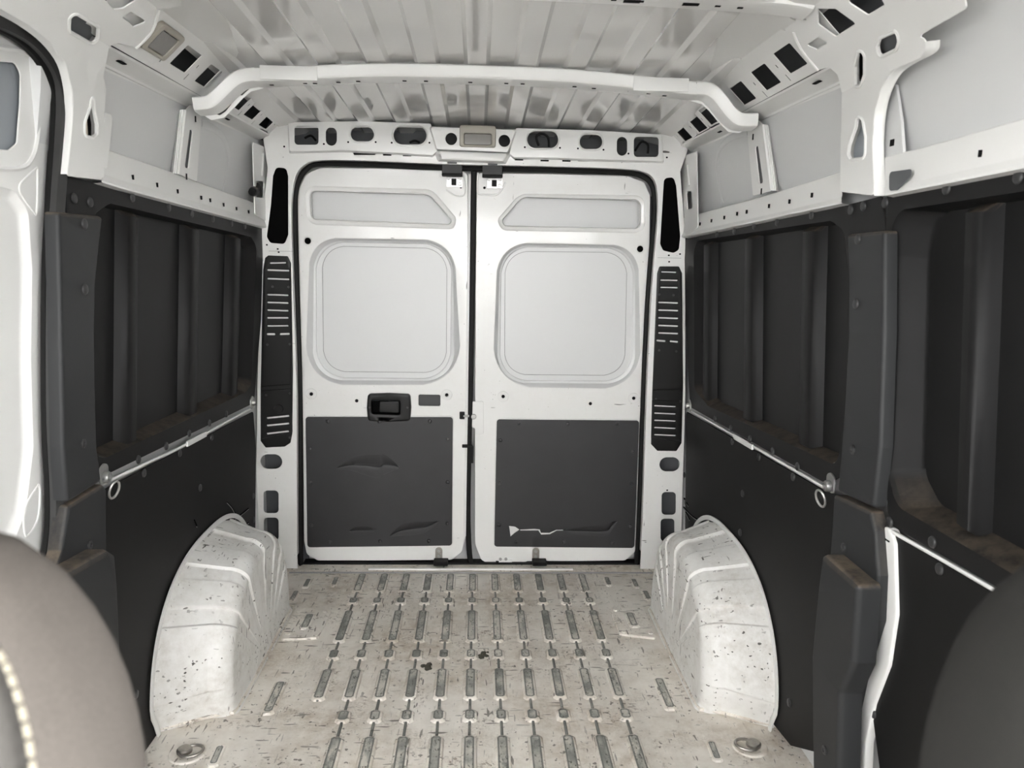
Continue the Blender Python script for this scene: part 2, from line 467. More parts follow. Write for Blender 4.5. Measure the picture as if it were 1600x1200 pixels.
# ================================================================== CEILING
def roofz(y): return 1.990-.0505*(y-1.75)
prof = []                                     # (x, dz) across: ten raised channels 0.083 wide every 0.153 m
for k in range(-5, 5):
    c = (k+.5)*.150
    prof += [(c-.048, 0), (c-.036, .010), (c+.036, .010), (c+.048, 0)]
prof = [(-.80, -.012)]+prof+[(.80, -.012)]
rows = []
for y in (.55, 1.2, 1.75, 2.1, 2.5, 2.9, 3.34, 3.46):
    rows.append([Vector((x, y, roofz(y)+dz-.018*(x/.8)**2-(.012 if y > 3.4 else 0))) for x, dz in prof])
ceiling = obj('ceiling', grid_bm(rows), 'roof', smooth=12)
tag(ceiling, 'white glossy corrugated steel roof panel over the cargo bay', 'ceiling', kind='structure')

def bow(y0, path, dz, full):
    """pressed roof bow: hat section swept across the van and down its two gussets"""
    P = [Vector((p.x, 0, p.y)) for p in smooth_path([(x, z, 0) for x, z in path], 5)]
    sec = [(-.030, .020), (-.034, .016), (-.030, -.010), (-.026, -.017), (-.016, -.021), (.028, -.025), (.034, -.022), (.036, .020)]
    rows = []
    for i, p in enumerate(P):
        a = P[max(0, i-1)]; b = P[min(len(P)-1, i+1)]; t = (b-a).normalized(); n = Vector((-t.z, 0, t.x))
        rows.append([p+n*h+Vector((0, y0+dy, 0)) for dy, h in sec])
    o = obj('roof_bow', grid_bm(rows, closed_v=True), 'paint', ceiling)
    def under(x):
        q = min(P, key=lambda v: abs(v.x-x)); return q.z-.0235
    bmh = bmesh.new()                         # dark pads in place of punched holes along the underside
    for x in (-.62, -.52, -.49, -.42, -.36, -.22, -.155, -.02, .09, .14, .30, .36, .47, .53, .58):
        add_box(bmh, (x, y0+.004, under(x)), (.012, .007, .002))
    if not full:
        for x in (.15, .34, .47, -.2, -.4):
            add_tube(bmh, [(x-.018, y0+.005, under(x)), (x+.018, y0+.005, under(x))], .007, 8, flat=(.009, .002))
    h = obj('punched_holes', bmh, 'hole', o); h['kind'] = 'stuff'
    for s in (-1, 1):                         # wide joggled sleeve where the bow meets the gusset
        c = under(s*.56)+.0255
        obj('bow_sleeve', box((s*.56, y0-.031, c), (.17, .008, .040), .002), 'paint', o)
        if full:                              # pressed web under the elbow with two long slots
            mir = (lambda L: L)
            web = [(430, 126), (410, 138), (392, 143), (380, 153), (366, 168), (350, 184), (330, 188), (312, 176), (335, 152), (352, 136), (370, 122), (395, 118)] if s < 0 else [(1058, 144), (1080, 158), (1097, 163), (1108, 173), (1122, 190), (1138, 206), (1156, 208), (1174, 196), (1150, 172), (1135, 154), (1115, 140), (1090, 136)]
            sl = [[(371, 147), (381, 136), (393, 131), (408, 129), (406, 133), (390, 138), (378, 149)], [(337, 178), (352, 160), (362, 157), (361, 163), (352, 174), (343, 180)]] if s < 0 else [[(1084, 150), (1100, 152), (1112, 160), (1120, 168), (1114, 170), (1100, 159), (1086, 154)], [(1124, 178), (1131, 178), (1145, 192), (1150, 200), (1141, 199), (1130, 190)]]
            wbm = sheet_bm(rnd(PY(web, y0+.036), .01, 3), [rnd(PY(q, y0+.036), .004, 3) for q in sl], .003, .002, mapY(y0+.036))
            g = obj('bow_web', wbm, 'paint', o)
            obj('web_back', sheet_bm(rnd(PY(web, y0+.05), .01, 3), [], .002, .0005, mapY(y0+.05)), 'cavity_shade', g)  # dark sheet that paints the shade inside the enclosed web
    return o
def bowpath(L, R, y, mid):
    a = [(p.x, p.z) for p in (hitY(*q, y) for q in L)]; b = [(p.x, p.z) for p in (hitY(*q, y) for q in R)]
    return list(reversed(a))+mid+b
bow(2.50, bowpath([(420, 116), (394, 116), (376, 119), (362, 127), (338, 150), (328, 158), (318, 161), (301, 162)], [(1068, 136), (1092, 137), (1108, 139), (1122, 149), (1142, 174), (1153, 184), (1163, 187), (1185, 187)], 2.468, [(-.3, 1.928), (0, 1.931), (.3, 1.927)]), 0, True)
bow(1.80, [(-.74, 1.945), (-.64, 1.956), (-.3, 1.966), (0, 1.969), (.3, 1.966), (.64, 1.956), (.735, 1.945)], .03, False)
# plain cab roof in front of the cargo bay
bm = grid_bm([[Vector((x, y, z-.03*(x/.8)**2)) for x in (-.88, -.4, 0, .4, .88)] for y, z in ((1.0, 1.96), (.5, 1.93), (0, 1.90), (-.5, 1.84), (-.75, 1.74))])
obj('cab_headlining', bm, 'beigehead', ceiling)

# ================================================================== SIDE WALLS
PROF = [(.900, .0), (.900, 1.50), (.893, 1.70), (.878, 1.79), (.842, 1.849), (.742, 1.945), (.69, 1.953), (.58, 1.985), (.30, 2.03)]
ARC = [0.0]
for a, b in zip(PROF, PROF[1:]): ARC.append(ARC[-1]+sqrt((a[0]-b[0])**2+(a[1]-b[1])**2))
def prof_at(s, w):
    for i in range(len(PROF)-1):
        if s <= ARC[i+1] or i == len(PROF)-2:
            t = (s-ARC[i])/(ARC[i+1]-ARC[i]); a, b = Vector(PROF[i]), Vector(PROF[i+1])
            d = (b-a).normalized(); nrm = Vector((d.y, -d.x)); p = a+(b-a)*t+nrm*w
            return p.x, p.y
def mapP(side, off):
    def f(u, v, w):
        x, z = prof_at(v, w+off); return Vector((side*x, u, z))
    return f
def hitP(px, py, side, off):
    d = ray(px, py); best = None
    pts = [Vector(prof_at(s, off)) for s in ARC]
    for i in range(len(pts)-1):
        a, b = pts[i], pts[i+1]; e = b-a
        # side*(cx+t dx)=a.x+k e.x ; cz+t dz=a.y+k e.y
        A, B, D_, E_ = side*d.x, -e.x, d.z, -e.y
        r1, r2 = a.x-side*CAM.x, a.y-CAM.z
        det = A*E_-B*D_
        if abs(det) < 1e-9: continue
        t = (r1*E_-B*r2)/det; k = (A*r2-D_*r1)/det
        if t > 0 and -.001 <= k <= 1.001 and (best is None or t < best[0]): best = (t, ARC[i]+k*(ARC[i+1]-ARC[i]))
    if best is None: raise ValueError((px, py))
    return (best[0]*d.y, best[1])
def PP(pts, side, off=0.0): return [hitP(a, b, side, off) for a, b in pts]
CUT = ARC[1:-1]
OUT = [(.962, -.02), (.962, 1.50), (.938, 1.62), (.922, 1.72), (.910, 1.836), (.915, 1.90), (.88, 1.965), (.80, 2.02), (.60, 2.06), (0, 2.09)]
WALL = {}
for s, nm in ((-1, 'left'), (1, 'right')):
    y0 = .50
    rows = [[Vector((s*(x-.016*(y-1.7)+(.07 if (s < 0 and y < 1.77 and z < 1.95) else 0)), y, z)) for x, z in OUT] for y in (y0, 1.2, 1.765, 1.775, 2.4, 3.0, 3.47)]
    bmw = grid_bm(rows)
    for f in bmw.faces:
        if f.calc_center_median().z > 1.84 and (f.calc_center_median().y > 1.77 or s < 0): f.material_index = 1  # top of the skin coloured dark for the shade behind the cant rail
    o = obj('wall_'+nm, bmw, ['skin', 'cavity_shade'])
    tag(o, 'white painted steel %s side wall skin showing above the black linings' % nm, 'wall', kind='structure')
    WALL[s] = o

# -- cant rails with square windows, one per bay and side
def quad_hole(c, half, side, off=0.0, sy=None):
    y, v = hitP(c[0], c[1], side, off); hy = sy or half
    return rnd([(y-hy, v-half), (y+hy, v-half), (y+hy, v+half), (y-hy, v+half)], .004, 2)
SQ = {(-1, 0): [(291, 93), (327, 120)], (-1, 1): [(377, 157), (398, 173), (420, 189)],
      (1, 0): [(1234, 92), (1196, 121), (1160, 146)], (1, 1): [(1108, 180), (1089, 193), (1067, 208)]}
for s in (-1, 1):
    for bay, (ya, yb) in enumerate(((1.80, 2.505), (2.495, 3.315))):
        holes = [quad_hole(c, .034, s, 0, .054) for c in SQ[(s, bay)]]
        small = []
        for c in SQ[(s, bay)]+([(251, 62)] if (s, bay) == (-1, 0) else []):
            y, v = hitP(c[0], c[1], s, 0)
            small.append(rnd([(y+.078, v-.052), (y+.084, v-.052), (y+.084, v-.030), (y+.078, v-.030)], .001, 1))
            if abs(y+.088-ya) > .05 and y+.09 < yb-.03:
                small.append(rnd([(y+.084, v-.004), (y+.091, v-.004), (y+.091, v+.006), (y+.084, v+.006)], .001, 1))
        small = [h for h in small if max(p[0] for p in h) < yb-.01]
        v0 = ARC[4]+.002; v1 = ARC[7]-.02
        o = obj('cant_rail', sheet_bm([(ya, v0), (yb, v0), (yb, v1), (ya, v1)], holes+small, .0016, .0012, mapP(s, 0.0), CUT), 'paint', WALL[s])
        # under-fold of the rail, running out to the skin, with its bead lines
        sec = [(.8425, 1.851), (.846, 1.846), (.885, 1.832), (.892, 1.828), (.895, 1.823), (.900, 1.822), (.903, 1.816), (.908, 1.814), (.914, 1.806)]
        bmf = grid_bm([[Vector((s*(x-.008*(y-2.5)), y, z)) for x, z in sec] for y in (ya, (ya+yb)/2, yb)])
        obj('cant_rail_flange', bmf, 'paint', o, smooth=20)
        yy = 2.05 if bay == 0 else 2.86
        bmh = bmesh.new(); add_tube(bmh, [(s*.868, yy-.017, 1.8375), (s*.868, yy+.017, 1.8375)], .004, 8, flat=(.007, .002)); obj('slit', bmh, 'hole', o)
        # joggle: low pressed step on the rail next to the bow
    # -- waist rail (folded channel) behind the pillar
    def rail(tops, folds, bots, holes_px, nm='waist_rail'):
        rows = []
        for tp, fd, bt in zip(tops, folds, bots):
            a, b, c = hitW(*tp, s, -.004), hitW(*fd, s, -.012), hitW(*bt, s, -.018)
            W_ = lambda p, off, dz=0: Vector((s*wallx(p.y, off), p.y, p.z+dz))
            rows.append([W_(a, .045), W_(a, -.001), W_(a, -.004, -.003), W_(b, -.012, .004), W_(b, -.014), W_(c, -.020, .004), W_(c, -.019), W_(c, .035, -.008)])
        o = obj(nm, grid_bm(rows), 'paint', WALL[s], smooth=25)
        for a, b in holes_px:
            p = hitW(a, b, s, -.011)
            bmh = bmesh.new(); add_tube(bmh, [p+Vector((-s*.0008, 0, -.006)), p+Vector((-s*.0008, 0, .006))], .003, 8, flat=(.0035, .0028)); obj('rail_hole', bmh, 'hole', o)
        return o
    if s < 0:
        rail([(164, 232), (187, 240), (275, 271), (416, 324)], [(158, 272), (187, 282), (275, 307), (416, 348)], [(158, 285), (187, 294), (275, 318), (416, 356)],
             [(207, 277), (245, 289), (277, 299), (314, 309), (328, 313), (349, 320), (369, 326), (388, 331)])
    else:
        rail([(1316, 268), (1230, 295), (1172, 312), (1066, 341)], [(1316, 309), (1230, 330), (1172, 343), (1066, 366)], [(1316, 318), (1230, 336), (1172, 349), (1066, 371)],
             [(1094, 350), (1112, 345), (1132, 340), (1152, 334), (1167, 331), (1202, 322), (1234, 315), (1269, 305)])
        rail([(1383, 244), (1431, 233), (1600, 184), (1900, 95)], [(1383, 294), (1441, 283), (1600, 247), (1900, 172)], [(1383, 306), (1444, 294), (1600, 263), (1900, 203)], [(1532, 240)])
    # -- stanchion between waist rail and roof bow
    px = [(291, 172), (298, 164), (316, 169), (308, 284), (280, 272)] if s < 0 else [(1191, 195), (1184, 188), (1166, 192), (1176, 306), (1204, 298)]
    slot = [(297, 203), (302, 203), (295, 263), (289, 262)] if s < 0 else [(1179, 228), (1184, 229), (1192, 286), (1186, 287)]
    off = -.016
    o = obj('stanchion', sheet_bm(rnd(PW(px, s, off), .006, 3), [rnd(PW(slot, s, off), .006, 5)], .004, .002, mapW(s, off)), 'paint', WALL[s])
    a = [hitW(*q, s, off) for q in (px[0], px[-1])]; x1 = wallx(2.5, .035)
    bmf = bmesh.new()
    q0 = grid_bm([[Vector((s*t, p.y+dy, p.z)) for t, dy in ((abs(p.x), .004), (abs(p.x)-.002, -.004), (abs(p.x)+.003, -.009), (abs(p.x)+.008, -.004), (abs(p.x)+.010, -.007), (abs(p.x)+.014, -.002), (abs(p.x)+.016, -.005), (abs(p.x)+.045, .05))] for p in a])
    obj('stanchion_flange', q0, 'paint', o)
    obj('stanchion_back', sheet_bm(offs(rnd(PW(slot, s, off), .006, 5), .0) if False else PW(px, s, off+.004), [], .001, .0003, mapW(s, off+.006)), 'cavity_shade', o)  # dark sheet that paints the shade behind the slot
    bmh = bmesh.new()
    for q in ([(305, 186), (291, 276)] if s < 0 else [(1177, 214), (1190, 299)]):
        p = hitW(*q, s, off); add_box(bmh, p+Vector((-s*.001, 0, 0)), (.002, .007, .018))
    obj('stanchion_hole', bmh, 'hole', o)
    # -- inner side plate of the rear corner post
    px = [(395, 222), (421, 232), (416, 345), (399, 335)] if s < 0 else [(1088, 236), (1062, 246), (1071, 372), (1090, 355)]
    hole = [(401, 283), (413, 283), (412, 309), (400, 308)] if s < 0 else [(1072, 299), (1080, 299), (1082, 326), (1074, 327)]
    off = -.018
    obj('corner_post_side', sheet_bm(rnd(PW(px, s, off), .008, 3), [rnd(PW(hole, s, off), .012, 5)], .004, .002, mapW(s, off)), 'paint', WALL[s])
    bmr = bmesh.new(); p = [hitW(*q, s, -.019) for q in ([(411, 240), (409, 275)] if s < 0 else [(1074, 258), (1077, 290)])]
    add_tube(bmr, p, .005, 8); obj('post_bead', bmr, 'paint', WALL[s])

# -- pillars behind the cab: pressed sheets following the wall profile
OL = -.014
pilL = [(104, 275), (110, 225), (114, 175), (113, 140), (103, 100), (80, 64), (45, 37), (0, 12), (-70, -10), (-70, -60), (150, -60), (283, -30), (283, 11), (252, 12), (238, 48), (214, 74), (200, 70), (182, 66), (171, 74), (168, 92), (167, 140), (165, 215), (163, 282)]
holL = [rnd(PP(zp((0, 0, .3125), q), -1, OL), r, 5) for q, r in (
    ([(362, 75), (382, 70), (490, 135), (488, 190), (465, 212), (352, 148)], .012),
    ([(463, 475), (468, 560), (480, 620), (480, 668), (462, 680), (425, 672), (425, 620), (450, 545)], .006),
    ([(612, 82), (660, 60), (735, 108), (672, 133)], .004),
    ([(520, -10), (575, 45), (620, 40), (690, -5), (640, -60), (560, -60)], .006))]
pl = obj('pillar', sheet_bm(rnd(PP(pilL, -1, OL), .010, 3), holL, .003, .0025, mapP(-1, OL), CUT), 'paint', WALL[-1])
pilR = [(1312, 300), (1313, 210), (1313, 140), (1308, 116), (1296, 106), (1278, 108), (1252, 78), (1240, 52), (1222, 46), (1180, 30), (1180, -60), (1480, -60), (1510, 12), (1440, 52), (1436, 56), (1446, 60), (1445, 74), (1436, 88), (1416, 98), (1392, 114), (1377, 138), (1367, 172), (1363, 225), (1366, 306)]
holR = [rnd(PP(zp((1100, 0, .3125), q), 1, OL), r, 5) for q, r in (
    ([(880, 190), (960, 155), (968, 200), (955, 235), (880, 272), (872, 235)], .014),
    ([(772, 262), (797, 262), (795, 360), (780, 425), (757, 425), (760, 330)], .012),
    ([(768, 585), (790, 600), (805, 690), (803, 770), (795, 782), (735, 790), (725, 770), (730, 730), (762, 640)], .008),
    ([(568, 45), (655, 45), (755, 115), (655, 180), (568, 120)], .005),
    ([(710, 5), (870, -30), (898, 22), (815, 72)], .005),
    ([(508, 225), (568, 185), (615, 210), (560, 245)], .004),
    ([(420, 85), (500, 82), (510, 100), (440, 100)], .002))]
pr = obj('pillar', sheet_bm(rnd(PP(pilR, 1, OL), .010, 3), holR, .003, .0025, mapP(1, OL), CUT), 'paint', WALL[1])
# flange that turns outwards at the front edge of each pillar
for side, o, pts in ((-1, pl, [(105, 272), (110, 225), (114, 175), (113, 140), (103, 100), (80, 64), (45, 37), (0, 12)]),
                     (1, pr, [(1366, 306), (1363, 225), (1367, 172), (1377, 138), (1392, 114), (1416, 98), (1436, 88), (1445, 74), (1446, 62)])):
    P = [mapP(side, OL)(*hitP(a, b, side, OL), 0) for a, b in pts]
    P = smooth_path(P, 4)
    sec = ((0, 0), (.003, -.004), (.012, -.008), (.016, -.011), (.018, -.016)) if side > 0 else ((0, 0), (.002, -.002), (.010, -.002), (.02, .002))
    obj('pillar_flange', grid_bm([[p+Vector((side*a, b, 0)) for a, b in sec] for p in P]), 'paint', o)
# raised lips around the pillar holes
for side, o, hs in ((-1, pl, holL), (1, pr, holR)):
    for h in hs[:3] if side > 0 else hs[:2]:
        q = offs(h, .004 if area2(h) < 0 else -.004)
        P = [mapP(side, OL)(u, v, 0) for u, v in dedupe(q, 1e-4)]
        obj('hole_lip', tube(P, .004, 6, closed=True), 'paint', o)
for side, o, hs, ms in ((-1, pl, holL, ('cavity_shade', 'foam')), (1, pr, holR, ('cavity_shade', 'foam', 'bluegrey'))):
    for h, m_ in zip(hs, ms):
        obj('cavity_back', sheet_bm(offs(dedupe(h), .012 if area2(h) < 0 else -.012), [], .002, .0005, mapP(side, OL+.016)), m_, o)  # dark sheets that paint the shade inside the pillar holes
for side, o, pts in ((-1, pl, [(253, 12), (238, 48), (213, 74)]), (1, pr, [(1240, 50), (1253, 78), (1278, 108)])):
    P = [mapP(side, OL)(*hitP(a, b, side, OL), 0) for a, b in pts]; obj('gusset_bead', tube(smooth_path(P, 4), .004, 6), 'paint', o)
# small folded tab standing on the left rail beside the pillar
q = zp((0, 0, .25), [(660, 705), (705, 720), (700, 800), (690, 900), (670, 1060), (640, 1040), (635, 950), (650, 800)])
obj('rail_tab', sheet_bm(rnd(PW(q, -1, -.018), .008, 3), [], .003, .001, mapW(-1, -.018)), 'paint', WALL[-1])
# bracket above the front right skin
q = zp((1100, 0, .3125), [(1060, 45), (1140, 60), (1190, 20), (1270, 20), (1255, 60), (1100, 140)])
obj('skin_bracket', sheet_bm(rnd(PP(q, 1, .012), .006, 3), [], .006, .002, mapP(1, .012), CUT), 'paint', WALL[1])
q = zp((1100, 0, .3125), [(925, 860), (1035, 845), (1035, 880), (965, 950), (925, 955)])
obj('rail_opening', sheet_bm(rnd(PW(q, 1, -.0215), .008, 3), [], .002, .0005, mapW(1, -.0215)), 'cavity_shade', WALL[1])  # flat plate coloured like the shaded inside of an opening
# front upper skin post seen behind the right pillar
q = zp((1100, 0, .3125), [(890, 480), (925, 430), (958, 420), (985, 600), (997, 775), (885, 790), (880, 600)])
obj('skin_post', sheet_bm(rnd(PW(q, 1, .002), .006, 3), [], .006, .002, mapW(1, .002)), 'skin', WALL[1])
p = hitW(1394, 223, 1, .0015); obj('post_hole', box(p, (.002, .016, .014)), 'hole', WALL[1])

# ================================================================== BACK WALL
YB, YD = 3.300, 3.362                          # inner faces of the rear frame and of the doors
sealc = [(469.5, 868), (469, 760), (468.5, 640), (467, 560), (463, 450), (460, 350), (461, 305), (467, 280), (480, 263), (500, 255.5), (580, 256.5), (691, 261.5), (786, 263.5), (878, 265.5), (973, 269), (1002, 274), (1018, 287), (1023, 310), (1022.5, 345), (1019, 385), (1013, 462), (1008, 557), (1004, 660), (1000, 780), (996.5, 862)]
sealp = [hitY(a, b, YD-.022) for a, b in sealc]
op = [(p.x, p.z) for p in smooth_path(sealp, 3)]
open_loop = op+[(.80, -.03), (-.80, -.03)]
mid = Vector((0, .9))
def grow(L, d): return [(x+d*(1 if x > 0 else -1)*min(1, abs(x)/.5), z+(d if z > 1.5 else 0)) for x, z in L]
sealo = []                                     # photo outline just outside the seal
for a, b in sealc:
    dx = -5 if a < 500 else (5 if a > 975 else 0); dy = -5 if b < 300 else 0
    sealo.append((a+dx, b+dy))
frame_open = [(p.x, p.z) for p in smooth_path([hitY(a, b, YB) for a, b in sealo], 3)]
lx = [(447, 183), (411, 217), (418, 262), (409, 352), (402, 600), (399, 860)]
rx = [(1043, 198), (1075, 234), (1063, 268), (1071, 372), (1071, 620), (1064, 860)]
outl = PY(lx, YB); outr = PY(rx, YB)
zt = [(x, roofz(3.30)-.014-.02*(x/.8)**2) for x in (.74, .4, 0, -.4, -.74)]
ring = [(outl[-1][0], -.01)]+list(reversed(outl))+list(reversed(zt))+outr+[(outr[-1][0], -.01)]+[(frame_open[-1][0], -.01)]+list(reversed(frame_open))+[(frame_open[0][0], -.01)]
def rr(x0, y0, x1, y1, f, y=YB, r=None):      # rounded hole from two photo corners, f = fraction of the half height
    q = PY([(x0, y0), (x1, y0), (x1, y1), (x0, y1)], y); h = min(abs(q[2][1]-q[0][1]), abs(q[1][0]-q[0][0]))
    return rnd(q, h*f, 6)
hdr = [rr(548, 199, 584, 220.5, .46), rr(615, 197.5, 666, 225.5, .46), rr(824, 205, 872, 231, .46), rr(906, 210.5, 941, 232.5, .46),
       rr(509, 199, 526, 227.5, .46), rr(964, 214, 980, 243, .46), rr(460, 197, 497.5, 226, .18), rr(990.5, 214, 1029, 245, .18),
       rr(552, 236, 587, 242, .45), rr(902, 246, 937, 252, .45), rr(693, 205, 717, 229, .46), rr(776, 208, 800, 232, .46)]
slotL = rnd(PY(zp(RL1, [(130, 68), (180, 72), (189, 110), (190, 400), (172, 446), (100, 440), (84, 410), (105, 250), (115, 110)]), YB), .014, 4)
slotR = rnd(PY(zp(RL2, [(1003, 122), (1050, 116), (1063, 160), (1083, 410), (1076, 475), (1050, 490), (998, 478), (984, 445), (995, 250)]), YB), .014, 4)
ventL = [(414, 403), (419, 399), (450, 400), (455, 411), (458, 578), (457, 677), (454, 692), (445, 698), (415, 699.5), (407, 689), (407, 606), (411, 422)]
ventR = [(1030, 416), (1061, 416), (1066, 427), (1067.5, 600), (1065, 692), (1057, 705), (1027, 704.5), (1017, 694), (1019, 610), (1026.5, 427)]
vhL = rnd(offs(PY(ventL, YB), 0), .006, 3); vhR = rnd(PY(ventR, YB), .006, 3)
def shrink(L, d): return offs(L, d if area2(L) > 0 else -d)
low = [rr(407, 710, 440.6, 732.5, .46), rr(412, 766.6, 435, 802, .25), rr(412.6, 809, 435, 844.5, .25), rr(1030.6, 714.6, 1062, 736.8, .46), rr(1034, 769, 1056, 804.5, .25), rr(1032.5, 810.6, 1053.8, 845.8, .25)]
wb = obj('wall_back', sheet_bm(ring, hdr+[slotL, slotR, shrink(vhL, .008), shrink(vhR, .008)]+low, .003, .0022, mapY(YB)), 'scuff')
tag(wb, 'white rear door frame with corner posts and punched header', 'wall', kind='structure')
# reveal between frame and doors
obj('frame_reveal', grid_bm([[Vector((x, y, z)) for y in (YB+.001, YB+.02, YD+.03)] for x, z in frame_open]), 'paint', wb)
# outer skin behind the frame and header holes, coloured dark for the cavity shade
bm = bmesh.new(); add_box(bm, (0, 3.452, 1.83), (1.9, .004, .40)); add_box(bm, (-.875, 3.43, .82), (.25, .004, 1.66)); add_box(bm, (.875, 3.43, .82), (.25, .004, 1.66)); add_box(bm, (0, 3.472, 1.0), (1.95, .004, 2.3))
obj('corner_post_back', bm, 'cavity_shade', wb, 0)
# bead that separates header face and its lower lip, and the seam of each corner post
def wire(name, pts, y, r, mat, parent, k=3, flat=None): return obj(name, tube(smooth_path([hitY(a, b, y) for a, b in pts], k), r, 6, flat=flat), mat, parent)
for a, b in ((439, 392.5), (1046, 403)):
    p = hitY(a, b, YB-.001); obj('post_seam', box((p.x, YB-.0005, p.z), (.10, .0012, .0014)), 'seam', wb)
for pts in ([(544, 222), (587, 222), (612, 223), (671, 223), (444, 229), (506, 225), (820, 230), (875, 231), (903, 232), (943, 234), (982, 240), (1042, 246)],):
    bmh = bmesh.new()
    for a, b in pts:
        p = hitY(a, b, YB-.0225 if 452 < a < 1036 else YB-.0005); add_tube(bmh, [p, p+Vector((0, .001, 0))], .004, 8)
    for a, b in ((605, 242), (636, 243), (811, 249.5), (851, 251), (885, 251.5)):
        p = hitY(a, b, YB-.0005); add_box(bmh, p, (.034, .002, .006))
    for a, b in ((434, 389), (1045, 399), (435.5, 394), (1045.5, 409), (427, 849), (1042.5, 766), (417, 382.5), (1062.5, 397)):
        p = hitY(a, b, YB-.0005); add_box(bmh, p, (.007, .002, .006))
    h = obj('fixing_holes', bmh, 'hole', wb); h['kind'] = 'stuff'
# centre box of the header carrying the lamp
YC = YB-.045
q = PY([(672, 198), (806, 203), (793, 238), (683, 233)], YC); q2 = PY([(668, 197), (811, 202), (796, 240), (680, 236)], YB-.001)
cir = []
for a, b in ((705, 217), (788, 220)):
    p = hitY(a, b, YC); cir.append([(p.x+.0235*cos(t*pi/10), p.z+.0235*sin(t*pi/10)) for t in range(20)])
hb = obj('header_box', sheet_bm(rnd(q, .008, 4), cir, .004, .002, mapY(YC)), 'paint', wb)
obj('header_box_side', stamp_bm([(rnd(q2, .01, 4), .044), (rnd(q, .008, 4), .001)], mapY(YC), cap=False), 'paint', hb)
q3 = PY([(684, 236), (794, 240), (786, 252), (690, 249)], YC+.002)
q4 = PY([(676, 234), (800, 240), (790, 257), (684, 253)], YB+.012)
obj('header_box_lip', stamp_bm([(rnd(q4, .008, 4), .045), (rnd(q3, .008, 4), .004), (rnd(shrink(q3, .006), .006, 4), .0)], mapY(YC+.002)), 'paint', hb)
# raised header faces left and right of the lamp box, stepped above the lower lip
YH = YB-.022
for side, out, hs in ((-1, [(450, 191), (560, 189), (673, 193), (683, 236), (676, 243), (620, 239), (532, 235), (452, 237)], [(548, 199, 584, 220.5, .46), (615, 197.5, 666, 225.5, .46), (509, 199, 526, 227.5, .46), (460, 197, 497.5, 226, .18)]),
                      (1, [(806, 200), (920, 203), (1034, 210), (1037, 252), (950, 250), (870, 247), (803, 246), (796, 240)], [(824, 205, 872, 231, .46), (906, 210.5, 941, 232.5, .46), (964, 214, 980, 243, .46), (990.5, 214, 1029, 245, .18)])):
    q = rnd(PY(out, YH), .006, 3); q2_ = rnd(PY([(a, b+(3 if b > 230 else 0)) for a, b in out], YB), .006, 3)
    hf = obj('header_face', sheet_bm(q, [rr(*h, y=YH) for h in hs], .003, .0025, mapY(YH)), 'paint', wb)
    obj('header_face_side', stamp_bm([(q2_, .0225), (q, .002)], mapY(YH), cap=False), 'paint', hf)
    for h in hs[:2]:
        L_ = rr(*h, y=YH); P = [Vector((x, YH-.001, z)) for x, z in dedupe(offs(L_, .005 if area2(L_) < 0 else -.005), 1e-4)]
        obj('hole_lip', tube(P, .003, 6, closed=True), 'paint', hf)
# cable seen through the header openings
for pts in ([(842, 228), (838, 214), (846, 209), (856, 214), (858, 230)], [(992, 236), (1002, 222), (1012, 226), (1012, 240)], [(476, 216), (486, 212), (494, 220)], [(640, 223), (648, 220), (656, 223)]):
    wire('cable', pts, YB+.04, .005, 'rubber', wb, 5)

# black rubber seal round the door opening
bm = bmesh.new()
P = smooth_path([Vector((sealp[0].x, sealp[0].y, .012))]+sealp+[Vector((sealp[-1].x, sealp[-1].y, .012))], 5)
add_tube(bm, P, .011, 8, flat=(.0125, .011))
t1 = obj('trim_1', bm, 'rubber'); tag(t1, 'black rubber seal framing the rear door opening', 'seal', kind='structure')
bm = box((0, YD+.012, .004), (1.52, .05, .018), .004); obj('sill_seal', bm, 'rubber', t1)

